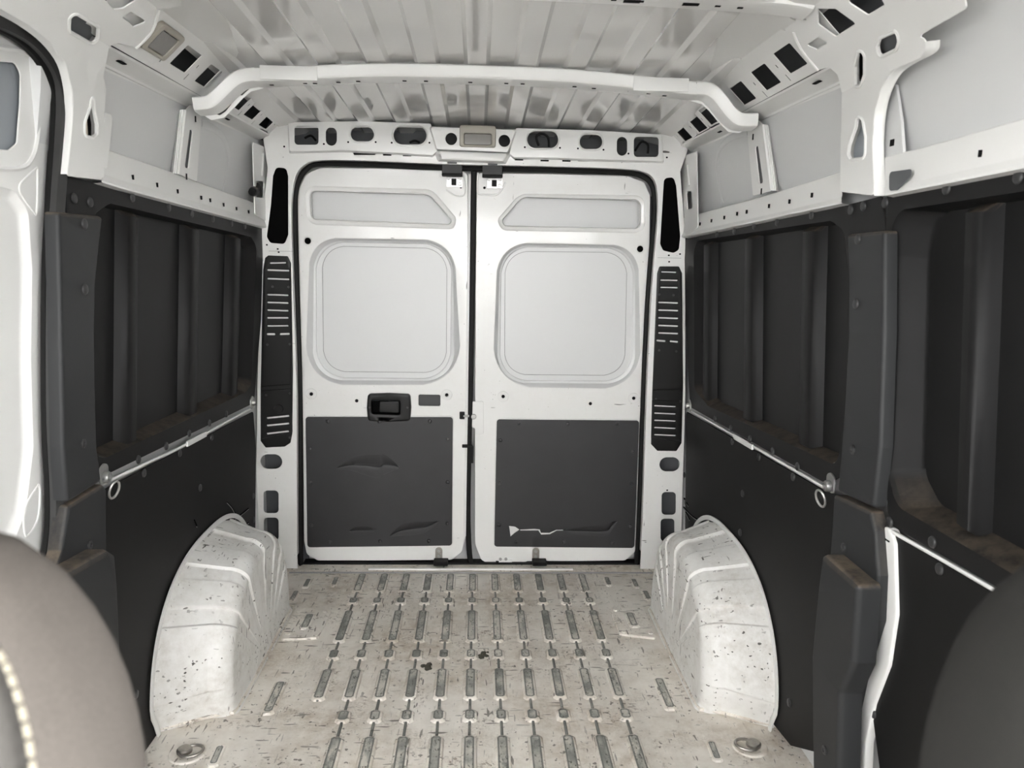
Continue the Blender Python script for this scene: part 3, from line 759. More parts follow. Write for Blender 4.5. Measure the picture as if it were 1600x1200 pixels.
# ================================================================== REAR DOORS
def door(n, side):
    L = side < 0
    if L: out = [(475, 845), (473, 640), (470, 520), (466, 380), (465, 300), (478, 272), (500, 262), (600, 263), (731, 268), (731, 450), (728, 700), (727, 838), (722, 862), (706, 875), (600, 876), (496, 876), (479, 866)]
    else: out = [(745, 270), (870, 272), (980, 275), (1006, 284), (1016, 305), (1015, 380), (1007, 520), (1001, 640), (994, 845), (992, 863), (977, 876), (900, 877), (824, 877), (806, 885), (768, 884), (752, 875), (742, 850), (742, 700), (743, 450)]
    out = rnd(PY(out, YD), .02, 4)
    K = RL1 if L else RL2
    if L:
        A = [(300, 415), (1006, 428), (1048, 1140), (272, 1140)]; B = [(318, 432), (999, 445), (990, 1118), (322, 1112)]; Cc = [(350, 455), (972, 468), (968, 1086), (358, 1080)]
        up = [(300, 182), (885, 200), (997, 325), (992, 350), (303, 325)]; uo = [(270, 160), (900, 178), (1018, 318), (1010, 372), (285, 348)]
    else:
        A = [(185, 440), (874, 452), (890, 1160), (155, 1150)]; B = [(200, 456), (860, 465), (852, 1130), (190, 1126)]; Cc = [(220, 482), (828, 488), (814, 1100), (217, 1095)]
        up = [(300, 213), (886, 230), (883, 371), (208, 357), (206, 325)]; uo = [(290, 200), (908, 208), (908, 390), (200, 378), (182, 325)]
    rA = [.11, .12, .16, .15] if L else [.12, .11, .15, .16]; rB = .115
    A_, B_, C_ = rnd(PY(zp(K, A), YD), rA, 8), rnd(PY(zp(K, B), YD), rB, 8), rnd(PY(zp(K, Cc), YD), .09, 8)
    up_ = rnd(PY(zp(K, up), YD), [.02, .045, .01, .02, .02] if L else [.045, .02, .02, .02, .01], 5); uo_ = rnd(PY(zp(K, uo), YD), [.04, .06, .02, .04, .04] if L else [.06, .04, .04, .04, .02], 5)
    holes = [A_, uo_]
    if L: holes += [rnd(PY([(654, 616.5), (688, 617), (688, 634.6), (654, 634)], YD), .006, 3)]
    d = obj('door_%d' % n, sheet_bm(out, holes, .003, .0025, mapY(YD)), 'scuff')
    tag(d, ('white left rear door leaf with black lever handle and creased lining' if L else 'white right rear door leaf with torn lining and no handle'), 'door', kind='structure')
    # window pressing: sloped border, flat panel, bonded outline
    AB = rnd(PY(zp(K, [((a[0]*.35+b[0]*.65), (a[1]*.35+b[1]*.65)) for a, b in zip(A, B)]), YD), rB, 8)
    wp = obj('window_pressing', stamp_bm([(A_, .0005), (shrink(A_, .004), .004), (AB, .026), (B_, .029), (shrink(B_, .003), .034), (shrink(B_, .006), .0345)], mapY(YD)), 'skin', d)
    obj('pressing_outline', tube([Vector((x, YD+.0335, z)) for x, z in dedupe(C_, 1e-4)], .0012, 5, closed=True), 'seam', wp)
    # slot above: raised lip, then the outer skin deep behind
    sp = obj('slot_lip', stamp_bm([(uo_, .0005), (shrink(uo_, .006), .004), (shrink(uo_, .014), .005), (up_, .001), (shrink(up_, .002), .006), (shrink(up_, .002), .020)], mapY(YD), cap=False), 'paint', d)
    obj('slot_skin', stamp_bm([(shrink(up_, -.03), .045), (shrink(up_, .01), .045)], mapY(YD)), 'skin', d)
    # flat outer skin behind the leaf closes it to the outside
    obj('outer_skin', box((side*.395, YD+.075, .88), (.79, .004, 1.80)), 'skin', d, 0)
    # round plugs
    for (a, b) in ([(486.5, 615.5), (698, 617)] if L else zp(RL4, [(248, 148), (1013, 158)])):
        p = hitY(a, b, YD); bmd = lathe_bm([(.024, .0), (.0225, .0018), (.009, .0022), (.008, .0)], 20)
        me = finish(bmd, 'paint', 30); o = place('boss', me, (p.x, YD, p.z), RBK, d)
        place('boss_hole', dome_mesh('hole', .0075, .003, 12), (p.x, YD-.0006, p.z), RBK, d)
    p = hitY(*((481, 376.5) if L else (1000, 389)), YD)
    place('grommet', finish(lathe_bm([(.019, 0), (.017, .003), (.0145, .003), (.012, -.001)], 20), 'paint', 30), (p.x, YD, p.z), RBK, d)
    place('grommet_plug', dome_mesh('foam', .0135, .0025, 16), (p.x, YD-.0006, p.z), RBK, d)
    p = hitY(*((557.5, 626.7) if L else zp(RL4, [(759, 192)])[0]), YD)
    pb = obj('pad', box((p.x, YD-.0008, p.z), (.038, .0025, .056), .001), 'scuff', d)
    place('pad_hole', dome_mesh('hole', .0075, .002, 12), (p.x, YD-.002, p.z+.002), RBK, pb)
    # lining board with rivets
    K3 = RL3 if L else RL4
    cor = [(327, 268), (1191, 270), (1186, 1023), (338, 1033)] if L else [(211, 283), (1046, 290), (1017, 1037), (196, 1029)]
    YL = YD-.012
    board = rnd(PY(zp(K3, cor), YL), .012, 4)
    hl = []
    if not L:
        hl = [PY(zp(K3, q), YL) for q in ([(283, 908), (318, 912), (345, 930), (318, 948), (292, 970)],
              [(345, 929), (430, 925), (462, 928), (470, 948), (520, 948), (560, 930), (600, 930), (600, 936), (562, 937), (522, 958), (472, 960), (455, 936), (350, 936)])]
    rim = obj('lining_edge', sheet_bm(shrink(board, -.004), [], .004, .0015, mapY(YL+.0075)), 'paint', d)
    cr = ([([(510, 568), (600, 548), (680, 552), (755, 560), (785, 547), (830, 552), (875, 565)], .0062, .050), ([(822, 967), (880, 936), (960, 922), (1040, 912), (1110, 880)], .006, .028), ([(585, 937), (650, 934), (735, 932)], .005, .02)] if L else [([(610, 934), (700, 936), (850, 936), (885, 905), (918, 878)], .006, .022)])
    for pts, dp, wd in cr:
        P = smooth_path([hitY(a, b, YL) for a, b in zp(K3, pts)], 6); n = len(P)
        up = [(p.x, p.z+wd*sin(pi*i/(n-1))+.0004) for i, p in enumerate(P)]; dn = [(p.x, p.z-wd*sin(pi*i/(n-1))-.0004) for i, p in enumerate(P)]
        hl.append(up+list(reversed(dn)))
    lin = obj('lining_panel', sheet_bm(board, hl, .005, .002, mapY(YL)), 'doorlin', d)
    lin['label'] = 'creased black grained lining board' if L else 'black grained lining board torn along its lower edge'
    riv = [(461, 293), (1057, 293), (1163, 398), (1161, 650), (1160, 893), (1052, 996), (765, 997), (470, 1001), (362, 901), (358, 651), (356, 455), (763, 297)] if L else [(340, 305), (627, 308), (915, 309), (1010, 470), (1003, 661), (993, 906), (889, 1006), (605, 999), (323, 999), (223, 900), (228, 655), (233, 406)]
    for a, b in zp(K3, riv):
        p = hitY(a, b, YL); place('rivet', RV, (p.x, YL, p.z), RBK, lin)
    # creases: the board is buckled along these folds
    for pts, dp, wd in cr:
        P = smooth_path([hitY(a, b, YL) for a, b in zp(K3, pts)], 6); n = len(P); rows = []
        for i, p in enumerate(P):
            k = sin(pi*i/(n-1)); m = k**.35; r = []
            for e, h in ((1.03, 0), (.8, .10), (.5, .38), (.25, .72), (.06, .98), (0, 1), (-.05, .55), (-.12, .28), (-.3, .12), (-.6, .04), (-1.03, 0)):
                r.append(Vector((p.x, YL+.0006+dp*h*m, p.z+e*(wd*k+.0006))))
            rows.append(r)
        obj('crease', grid_bm(rows), 'doorlin', lin, 25)
    # bump stop at the foot of the leaf
    a, b = zp(K3, [(1109, 1072)] if L else [(440, 1075)])[0]; p = hitY(a, b, YD-.004)
    bs = obj('stop_bracket', sheet_bm(rnd([(p.x-.016, p.z-.034), (p.x+.016, p.z-.034), (p.x+.016, p.z+.032), (p.x-.016, p.z+.032)], [.002, .002, .015, .015], 5), [], .004, .001, mapY(YD-.005)), 'steel', d)
    for dz in (.016, -.008): place('bolt', BOLT, (p.x, YD-.005, p.z+dz), RBK, bs)
    a, b = zp(K3, [(1121, 1130)] if L else [(460, 1132)])[0]; p2 = hitY(a, b, YD-.03)
    obj('stop_block', box((p2.x, YD-.03, max(p2.z, .024)), (.064, .05, .018), .003), 'rubber', bs)
    # black catch at the top with its zinc plate and lock
    cx, cy = (706.5, 263) if L else (769.5, 265); p = hitY(cx, cy, YD-.045)
    ct = obj('top_catch', box((p.x, YD-.043, p.z), (.084, .03, .062), .004), 'grille', d)
    obj('catch_fold', box((p.x, YD-.05, p.z-.027), (.084, .036, .012), .004), 'rubber', ct)
    obj('catch_boss', box((p.x, YD-.060, p.z+.023), (.040, .008, .014), .003), 'clip', ct)
    for dx in (-.031, .031): obj('catch_rivet', box((p.x+dx, YD-.059, p.z+.022), (.012, .004, .006), .001), 'zinc', ct)
    p = hitY(*((710, 283) if L else (773, 285)), YD-.004)
    zp_ = obj('catch_plate', box((p.x, YD-.003, p.z), (.066, .003, .05), .001), 'zinc', d)
    obj('catch_lock', box((p.x-.002, YD-.010, p.z-.004), (.020, .014, .026), .002), 'rubber', zp_)
    for dx, dz in ((-.024, .012), (.022, .012), (.022, -.012)): place('bolt', BOLT, (p.x+dx, YD-.0045, p.z+dz), RBK, zp_)
    p = hitY(*((720, 292.5) if L else (757, 293.5)), YD)
    place('corner_hole', dome_mesh('hole', .0055, .001, 10), (p.x, YD-.0004, p.z), RBK, d)
    cp = [(697, 296), (712, 306), (726, 304), (727, 285), (722, 270)] if L else [(747, 270), (746, 300), (760, 304), (778, 303), (790, 285)]
    wire('corner_bead', cp, YD, .004, 'paint', d, 4)
    return d
d1 = door(1, -1); d2 = door(2, 1)
# lever handle of the left leaf
K = RL3
q = rnd(PY(zp(K, [(692, 135), (815, 131), (940, 137), (946, 215), (940, 293), (815, 299), (692, 293), (686, 215)]), YD-.022), [.012, .0, .012, 0, .012, 0, .012, 0], 4)
ri = rnd(PY(zp(K, [(715, 173), (880, 173), (880, 256), (715, 250)]), YD-.022), .008, 4)
h = obj('handle_bezel', sheet_bm(q, [ri], .024, .007, mapY(YD-.022)), 'grille', d1)
h['label'] = 'black plastic door handle bezel'
obj('handle_cup', stamp_bm([(ri, .002), (shrink(ri, .004), .02), (shrink(ri, .006), .021)], mapY(YD-.022)), 'foam', h)
q = rnd(PY(zp(K, [(758, 178), (876, 176), (876, 246), (758, 240)]), YD-.02), .008, 4)
obj('lever', sheet_bm(q, [], .012, .004, mapY(YD-.021)), 'grille', h)
for a, b in zp(K, [(703, 213), (925, 213)]):
    p = hitY(a, b, YD-.022); place('screw', screw_mesh('clip', .005, .002), (p.x, YD-.0222, p.z), RBK, h)
q = PY([(650, 614), (692, 614), (692, 637), (650, 637)], YD+.01)
obj('handle_slot_back', sheet_bm(q, [], .002, .0005, mapY(YD+.02)), 'cabtrim', d1)
# meeting edge: bright folded flange of the left leaf, black centre seal, striker parts
fl = [hitY(a, b, YD-.010) for a, b in ((734, 272), (732, 450), (729.5, 640), (727.5, 760), (726.5, 838))]
obj('edge_flange', grid_bm([[p+Vector((-.006, .012, 0)), p+Vector((-.005, 0, 0)), p+Vector((.004, -.002, 0)), p+Vector((.006, .004, 0)), p+Vector((.007, .045, 0))] for p in fl]), 'paint', d1)
cs = [hitY(a, b, YD-.004) for a, b in ((740.5, 268), (738, 450), (735, 604), (732, 720), (731, 800), (733, 858), (736, 884))]
t4 = obj('trim_2', tube(smooth_path(cs, 5), .011, 8, flat=(.012, .009)), 'rubber')
tag(t4, 'black vertical rubber seal between the two rear door leaves', 'seal', kind='structure')
lt = obj('latch_body', box(hitY(722, 649, YD-.008), (.022, .014, .032), .003), 'rubber', d1)
obj('latch_pin', tube([hitY(724, 650, YD-.012), hitY(733, 650, YD-.012)], .005, 8), 'zinc', lt)
p = hitY(740, 651, YD-.006)
q = rnd(PY(zp(K, [(1296, 178), (1372, 176), (1372, 368), (1330, 370), (1318, 332), (1292, 322), (1290, 215), (1304, 205)]), YD-.004), .008, 3)
sp = obj('striker_plate', sheet_bm(q, [], .004, .0015, mapY(YD-.005)), 'scuff', d2)
place('striker_bolt', screw_mesh('zinc', .012, .006, 18), (p.x, YD-.005, p.z), RBK, sp)
bm = bmesh.new(); a = hitY(730, 697, YD-.02); b = hitY(736, 710, YD-.02)
add_box(bm, a, (.045, .02, .012), .003); add_box(bm, b, (.020, .022, .075), .003); obj('latch_hook', bm, 'rubber', d2)
bm = bmesh.new(); p = hitY(788, 878, YD-.004); add_box(bm, p, (.07, .004, .02), .002); sp2 = obj('foot_latch_plate', bm, 'scuff', d2)
for a, b in zp(RL4, [(232, 1102), (264, 1101)]): p = hitY(a, b, YD-.006); place('bolt', BOLT, (p.x, p.y, p.z), RBK, sp2)
obj('foot_latch', box(hitY(*zp(RL4, [(214, 1125)])[0], YD-.008), (.014, .01, .02), .002), 'rubber', sp2)
obj('foot_latch_tab', box(hitY(*zp(RL4, [(272, 1134)])[0], YD-.008), (.018, .008, .012), .001), 'zinc', sp2)
# ================================================================== THINGS ON THE FRAME
def grille(side):
    L = side < 0
    nm = 'left' if L else 'right'
    out = vhL if L else vhR
    base = PY([(432, 700)], YB)[0] if L else PY([(1041, 705)], YB)[0]
    t = thing('vent_grille', 'black slotted vent grille in the %s corner post, ' % nm + ('three slots in its foot' if L else 'five slots in its foot'), 'vent grille', (base[0], YB, base[1]), 'vent grilles in the rear corner posts')
    YG = YB-.003
    if L:
        K = (390, 380, .283)
        up = [((95, y), (218 if y < 250 else 213, y+ (4 if y < 400 else 0)), 9) for y in (148, 196, 284, 327, 370, 413, 457)]+[((92, 503), (140, 503), 11), ((165, 503), (220, 501), 11), ((110, 110), (200, 108), 8)]
        lo = [((92, 968), (218, 955), 11), ((92, 1009), (218, 997), 11), ((92, 1054), (216, 1040), 11)]
    else:
        K = RL2
        up = [((985, y), (1072, y+2), 7) for y in (624, 660)]+[((975, y), (1074, y+4), 8) for y in (734, 772, 810, 848, 885)]+[((966, 922), (1012, 926), 9), ((1032, 926), (1074, 930), 9), ((990, 583), (1066, 586), 6)]
        lo = [((967, 1065), (1065, 1070), 9)]
        lo = []
    def slots(lst, K, k=1.0):
        hs = []
        for a, b, th in lst:
            (x0, y0), (x1, y1) = zp(K, [a, b]); dy = th*K[2]*.5
            hs.append(rnd(PY([(x0, y0-dy), (x1, y1-dy), (x1, y1+dy), (x0, y0+dy)], YG), .004, 3))
        return hs
    hs = slots(up, K)+slots(lo, K)
    if not L: hs += slots([((1135, y), (1262, y+6), 9) for y in (204, 247, 289, 332, 374)], RL4)
    pn = obj('grille_panel', sheet_bm(out, hs, .012, .004, mapY(YG)), 'grille', t)
    # raised frames of the two covers and their screws
    if L: fr = [[(68, 790), (225, 780), (232, 560), (226, 110)], [(65, 815), (232, 803), (235, 1040), (70, 1080)]]; sc = [(98, 560), (222, 557), (92, 838), (222, 828), (127, 240), (222, 1073), (215, 242)]
    else: fr = [[(947, 1165), (1090, 1165), (1092, 930), (1080, 580)], [(945, 1215), (1092, 1225), (1085, 1420), (940, 1400)]]; sc = [(978, 970), (1062, 975), (978, 695), (1048, 698), (962, 1210), (1082, 1222)]
    wire('cover_edge', zp(K, fr[0]), YG-.0005, .0022, 'grille', t, 1)
    wire('cover_edge', zp(K, fr[1]+[fr[1][0]]), YG-.0005, .0022, 'grille', t, 1)
    for a, b in zp(K, sc):
        p = hitY(a, b, YG); place('screw', screw_mesh('clip', .005, .0025), (p.x, YG, p.z), RBK, t)
    if L:
        p = hitY(*zp(K, [(160, 915)])[0], YG); place('knob', finish(lathe_bm([(.020, 0), (.019, .003), (.015, .003), (.0148, .0005), (.0001, .0005)], 24), 'grille', 30), (p.x, YG, p.z), RBK, t)
    # white duct plate right behind the slots
    bk = obj('duct_plate', sheet_bm(shrink(out, .012), [], .001, .0003, mapY(YG+.014)), 'paint', t)
    # black lining pad in the opening above
    sl = slotL if L else slotR
    c = (sum(p[0] for p in sl)/len(sl), min(p[1] for p in sl))
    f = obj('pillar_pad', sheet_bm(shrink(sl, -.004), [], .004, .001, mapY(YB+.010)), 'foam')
    tag(f, 'matt black pad filling the tall opening above the %s vent grille' % nm, 'pad', 'black pads in the rear corner posts')
grille(-1); grille(1)

# lamp in the header
p = hitY(746.5, 213.5, YC); t = thing('interior_lamp', 'beige rectangular lamp in the header above the rear doors', 'lamp', (p.x, YC, p.z-.04), 'interior lamps')
hx, hz = .0725, .042
q = rnd([(p.x-hx, p.z-hz), (p.x+hx, p.z-hz), (p.x+hx, p.z+hz), (p.x-hx, p.z+hz)], .009, 5)
qi = rnd([(p.x-.055, p.z-.033), (p.x+.055, p.z-.033), (p.x+.055, p.z+.010), (p.x-.055, p.z+.010)], .006, 4)
obj('lamp_housing', sheet_bm(q, [qi], .016, .005, mapY(YC-.015)), 'lampbody', t)
obj('lamp_lens', sheet_bm(shrink(qi, .0006), [], .006, .002, mapY(YC-.011)), 'lens', t)
# lamp in the left cant rail
u, v = hitP(251, 62, -1, 0); t = thing('interior_lamp', 'beige square lamp in the sloping rail above the left wall', 'lamp', mapP(-1, 0)(u, v, 0), 'interior lamps')
fn = mapP(-1, -.014)
q = rnd([(u-.0725, v-.042), (u+.0725, v-.042), (u+.0725, v+.042), (u-.0725, v+.042)], .012, 5)
qi = rnd([(u-.050, v-.030), (u+.050, v-.030), (u+.050, v+.026), (u-.050, v+.026)], .006, 4)
obj('lamp_housing', sheet_bm(q, [qi], .013, .006, fn), 'lampbody', t)
obj('lamp_lens', sheet_bm(shrink(qi, .0008), [], .006, .002, mapP(-1, -.011)), 'lens', t)

# ================================================================== WHEEL ARCHES
def wheel_arch(side):
    t = thing('wheel_arch', ('left' if side < 0 else 'right')+' white wheel arch box with pressed bands, ' + ('standing against the left wall lining' if side < 0 else 'standing against the right wall lining'), 'wheel arch', (side*.82, 2.56, 0), 'wheel arch boxes')
    def se(th, a, h, n):                       # super-ellipse from front foot (th=0) to rear foot (th=pi)
        c, s_ = cos(th), sin(th); a2 = a*(1.035 if c > 0 else .965)
        return -a2*(abs(c)**(2/n))*(1 if c > 0 else -1), h*(abs(s_)**(2/n))
    NU, rows = 320, []
    secs = []                                   # (x, half length, height, centre) from the wall to the inner face
    for k in range(15):
        f = k/14; secs.append((.914-(.914-.775)*f, .490-.095*f, .450-.035*f, 2.567-.006*f))
    for k in range(1, 11):
        f = k/10*pi/2; secs.append((.775-.062*sin(f), .395-.050*(1-cos(f)), .415-.052*(1-cos(f)), 2.561))
    for k in range(1, 15):
        f = k/14; secs.append((.713-.003*f, .345*(1-f*.93), .363*(1-f*.96), 2.561))
    def sm(t): t = max(0, min(1, t)); return t*t*(3-2*t)
    for i in range(NU+1):
        th = pi*i/NU; u = i/NU; r = []
        d = sum(.0085*sm((u-c+.026)/.006)*sm((c+.026-u)/.006) for c in (.235, .365, .49, .61, .72, .82))
        for j, (x, a, h, yc) in enumerate(secs):
            y, z = se(th, a, h, 2.55); k = min(1, j/3) if j < 25 else max(0, 1-(j-24)/10)
            nl = Vector((y/a**2, z/h**2)); nl = nl.normalized() if nl.length > 0 else Vector((0, 1))
            if j < 25: y -= nl.x*d*k; z -= nl.y*d*k; xx = x+(.5*d*k if j > 16 else 0)
            else: xx = x+d*k
            if u < .5 and j < 25: y += .042*(1-sm(z/.10))*(1-j/34)+.006*sm((.105-z)/.008)   # tucked foot below a ledge
            if z < .02: xx = xx-.012*(1-z/.02)*(1 if j > 20 else 0)
            r.append(Vector((side*xx, yc+y, z-.002)))
        rows.append(r)
    obj('arch_shell', grid_bm(rows), 'arch', t, 28)
    # flange against the lining and foot seam on the floor
    P = [Vector((side*(.903-.016*(y+.86)), 2.567+y+(.042*(1-sm(z/.10)) if y < 0 else 0), z)) for y, z in (se(pi*i/60, .492, .452, 2.55) for i in range(61))]
    obj('arch_flange', tube(P, .009, 6, flat=(.004, .010)), 'paint', t)
    P = [Vector((side*.930, 2.105, .008)), Vector((side*.80, 2.168, .008)), Vector((side*.735, 2.20, .008)), Vector((side*.709, 2.26, .008)), Vector((side*.706, 2.88, .012))]
    obj('foot_seam', tube(smooth_path(P, 5), .006, 6), 'floor', t)
wheel_arch(-1); wheel_arch(1)

# ================================================================== WALL LININGS
def lining(name, label, side, outer, px_holes=(), recess=None, inner=None, ridges=(), clips=(), off=0.0, mat='plastic', depth=.042, r=.02, clip=None, th=.004, rr_=.035):
    o2 = PW(outer, side, off)
    base = (sum(p[0] for p in o2)/len(o2), min(p[1] for p in o2))
    t = thing(name, label, 'lining panel', (side*wallx(base[0], off), base[0], max(0, base[1])), 'black wall lining panels')
    holes = list(px_holes)
    fn = mapW(side, off)
    if recess: rec = rnd(PW(recess, side, off), rr_, 6); holes.append(rec)
    pn = obj('panel', sheet_bm(rnd(o2, .012, 3), holes, th, .0015, fn), mat, t)
    if recess:
        inn = rnd(PW(inner, side, off), rr_*.8, 6) if inner else shrink(rec, .012)
        lev = [(rec, .0005), ([(a[0]*.85+b[0]*.15, a[1]*.85+b[1]*.15) for a, b in zip(rec, inn)], .006), ([(a[0]*.15+b[0]*.85, a[1]*.15+b[1]*.85) for a, b in zip(rec, inn)], depth-.006), (inn, depth)]
        obj('recess', stamp_bm(lev, fn), mat, t)
        for (a, b) in ridges:                   # raised vertical ribs pressed in the recess
            q = [hitW(*p_, side, off+depth*.55) for p_ in (a[0], a[1], b[1], b[0])]
            rows = []
            for k in range(2):
                p0, p1 = (q[0], q[3]) if k == 0 else (q[1], q[2])       # top pair, bottom pair; p0 nearer to the camera
                rows.append((p0, p1))
            G = []
            for f in (0, .03, .5, .97, 1):
                p0 = rows[0][0].lerp(rows[1][0], f); p1 = rows[0][1].lerp(rows[1][1], f); g = []
                hgt = depth*.80*(0.15 if f in (0, 1) else 1)
                for e, hh in ((-.02, 0), (.06, .45), (.12, .85), (.20, 1.0), (.50, 1.0), (.80, .95), (.92, .55), (1.02, 0)):
                    y = p0.y+(p1.y-p0.y)*e; z = p0.z+(p1.z-p0.z)*e
                    g.append(Vector((side*(wallx(y, off+depth)-hgt*hh+.0008), y, z)))
                G.append(g)
            obj('rib', grid_bm(G), mat, t, 50)
    for a, b in clips:
        p = hitW(a, b, side, off); place('clip', clip or RB, (p.x-side*.0002, p.y, p.z), RIN[side], t)
    return t
# left upper
lining('lining_panel', 'black ribbed upper lining panel on the left wall beside the sliding door', -1,
       [(103, 274), (165, 290), (412, 356), (408, 500), (397, 630), (166, 742), (148, 742), (110, 500)],
       recess=[(172, 318), (392, 370), (401, 385), (393, 600), (384, 613), (165, 715), (148, 712), (146, 335)], inner=[(178, 322), (386, 371), (396, 388), (388, 594), (380, 606), (168, 704), (152, 702), (150, 340)],
       ridges=[(((191, 325), (188, 712)), ((214, 330), (210, 700))), (((290, 347), (286, 664)), ((309, 352), (305, 654))), (((360, 363), (354, 630)), ((374, 367), (368, 622)))],
       clips=[(115, 310), (140, 316), (206, 308.6), (263, 324), (299, 334), (332, 342), (361, 349), (382, 353), (215.5, 718), (259, 697), (295, 677), (326.6, 661), (353, 647)])
lining('lining_panel', 'black ribbed upper lining panel on the right wall near the rear doors', 1,
       [(1069, 374), (1300, 326), (1378, 306), (1384, 360), (1372, 500), (1318, 742), (1292, 757), (1078, 636), (1071, 500)],
       recess=[(1090, 376), (1298, 345), (1318, 360), (1326, 440), (1320, 640), (1308, 728), (1106, 634), (1085, 608), (1084, 392)], inner=[(1094, 381), (1294, 349), (1312, 363), (1320, 440), (1314, 640), (1303, 716), (1110, 628), (1090, 606), (1089, 394)],
       ridges=[(((1283, 350), (1274, 712)), ((1256, 352), (1250, 700))), (((1184, 363), (1182, 668)), ((1166, 366), (1163, 660))), (((1115, 374), (1113, 636)), ((1102, 376), (1100, 630)))],
       clips=[(1330, 328), (1350, 322), (1269, 336), (1215, 347), (1179, 353), (1148, 361), (1121, 366), (1247, 729), (1208, 705), (1172.5, 686), (1143, 669), (1118, 654)])
lining('lining_panel', 'black ribbed upper lining panel at the front of the right wall above the seat', 1,
       [(1384, 302), (1700, 248), (1900, 215), (1900, 1120), (1700, 1002), (1393, 822), (1386, 800)],
       recess=[(1395, 330), (1700, 284), (1860, 260), (1860, 1060), (1700, 965), (1400, 790), (1388, 740), (1392, 400)], inner=[(1432, 332), (1705, 288), (1850, 265), (1850, 1030), (1690, 935), (1432, 788), (1410, 742), (1420, 400)],
       ridges=[(((1552, 314), (1531, 850)), ((1514, 318), (1500, 828))), (((1720, 290), (1690, 940)), ((1680, 294), (1650, 915)))],
       clips=[(1480, 295), (1592, 277), (1384, 317), (1457.7, 847), (1391, 815.5)], depth=.05, rr_=.05)
# lower linings (flat boards)
LB = {}
LB[-1] = lining('lining_panel', 'flat black lower lining board behind the left wheel arch', -1,
       [(150, 772), (396, 643), (400, 700), (399, 845), (380, 985), (215, 1190), (150, 1190)], mat='hard', off=.006,
       clips=[(224, 739), (280, 708), (330, 683), (312, 762), (310, 846), (395, 775), (396, 812), (212, 1085)])
LB[1] = lining('lining_panel', 'flat black lower lining board behind the right wheel arch', 1,
       [(1072, 643), (1290, 768), (1330, 780), (1330, 1190), (1235, 1165), (1090, 985), (1070, 845)], mat='hard', off=.006,
       clips=[(1240, 745), (1186.5, 714), (1145, 690), (1161, 771), (1157, 832), (1070, 742), (1072, 785), (1234, 1098)])
lining('lining_panel', 'flat black lower lining board at the front of the right wall beside the seat', 1,
       [(1390, 832), (1700, 1012), (1900, 1135), (1900, 1700), (1440, 1700), (1362, 1110), (1395, 1030), (1400, 960), (1397, 860)], mat='hard', off=.006,
       clips=[(1469, 889), (1398, 869), (1393, 1005), (1365, 1114)])

# short cuts in the lower boards and the pressed bead of the rear upper skins
for s_, grp in ((-1, [[(354, 784), (362, 793), (368, 805)], [(366, 811), (377, 803), (388, 794)], [(373, 829), (388, 816)], [(303, 812), (307, 822)]]), (1, [[(1068, 792), (1082, 806), (1096, 815)], [(1069, 778), (1076, 790)], [(1072, 800), (1078, 812)]])):
    for pts in grp:
        P = [hitW(a, b, s_, .0055) for a, b in pts]; obj('lining_cut', tube(smooth_path(P, 4), .003, 6, flat=(.0035, .0012)), 'foam', LB[s_])
        obj('cut_edge', tube(smooth_path([p+Vector((0, .004, -.006)) for p in P], 4), .0012, 6), 'seam', LB[s_])
def skinx(y, z):
    for (x0, z0), (x1, z1) in zip(OUT, OUT[1:]):
        if z0 <= z <= z1: return x0+(x1-x0)*(z-z0)/(z1-z0)-.016*(y-1.7)
for s_, pts in ((-1, [(312, 192), (335, 203), (350, 222), (358, 250), (358, 300)]), (1, [(1172, 205), (1145, 215), (1128, 232), (1120, 262), (1120, 318)])):
    P = []
    for a, b in pts:
        p = hitW(a, b, s_, .016); P.append(Vector((s_*(skinx(p.y, p.z)+.0005), p.y, p.z)))
    obj('skin_bead', tube(smooth_path(P, 6), .003, 8, flat=(.004, .014)), 'skin', WALL[s_], 80)
# white painted edge that shows between the lining boards
for s, pts, o in ((-1, [(160, 756), (280, 700), (396, 636)], WALL[-1]), (1, [(1076, 640), (1180, 699), (1296, 766)], WALL[1]), (1, [(1388, 827), (1470, 873), (1560, 925), (1700, 1006)], WALL[1])):
    P = [hitW(a, b, s, .004) for a, b in pts]
    obj('gap_strip', tube(P, .005, 6, flat=(.0045, .0045)), 'paint', o)
for s, pts in ((-1, [(292, 694), (322, 678)]), (1, [(1147, 682), (1176, 699)])):
    P = [hitW(a, b, s, .0) for a, b in pts]; obj('gap_clip', tube(P, .006, 6, flat=(.004, .010)), 'paint', WALL[s])

# ---- pillar covers
def cover(label, side, outer, clips, off, th, lower=None, edge=None):
    o2 = PW(outer, side, off); base = (sum(p[0] for p in o2)/len(o2), min(p[1] for p in o2))
    t = thing('pillar_cover', label, 'pillar cover', (side*wallx(base[0], off), base[0], max(0, base[1])), 'charcoal pillar covers')
    obj('cover_shell', sheet_bm(rnd(o2, .008, 3), [], th, .009, mapW(side, off)), 'cover', t, 50)
    if lower:
        lo = PW(lower, side, off-.05); obj('foot_box', sheet_bm(rnd(lo, .012, 4), [], .052, .014, mapW(side, off-.05)), 'cover', t, 60)
    for a, b, k in clips:
        p = hitW(a, b, side, off-(.05 if k == 3 else 0)); place('clip' if k == 1 else 'screw', RB if k == 1 else RS, (p.x, p.y, p.z), RIN[side], t)
    return t
cover('charcoal plastic cover on the upper left pillar beside the sliding door seal', -1,
      [(92, 331), (162, 338), (157, 380), (151, 440), (149, 520), (150, 600), (153, 700), (160, 752), (106, 787), (100, 700), (96, 500)], [(131, 350, 1), (132, 452, 1), (130, 693, 2)], -.028, .03)
cover('charcoal plastic cover on the lower left pillar with a dusty ledge', -1,
      [(107, 790), (162, 756), (168, 765), (168, 850), (168, 1190), (60, 1190), (80, 905), (97, 860)], [(140, 852, 2)], -.026, .03,
      lower=[(88, 905), (170, 858), (182, 866), (186, 915), (190, 1010), (192, 1195), (70, 1195)])
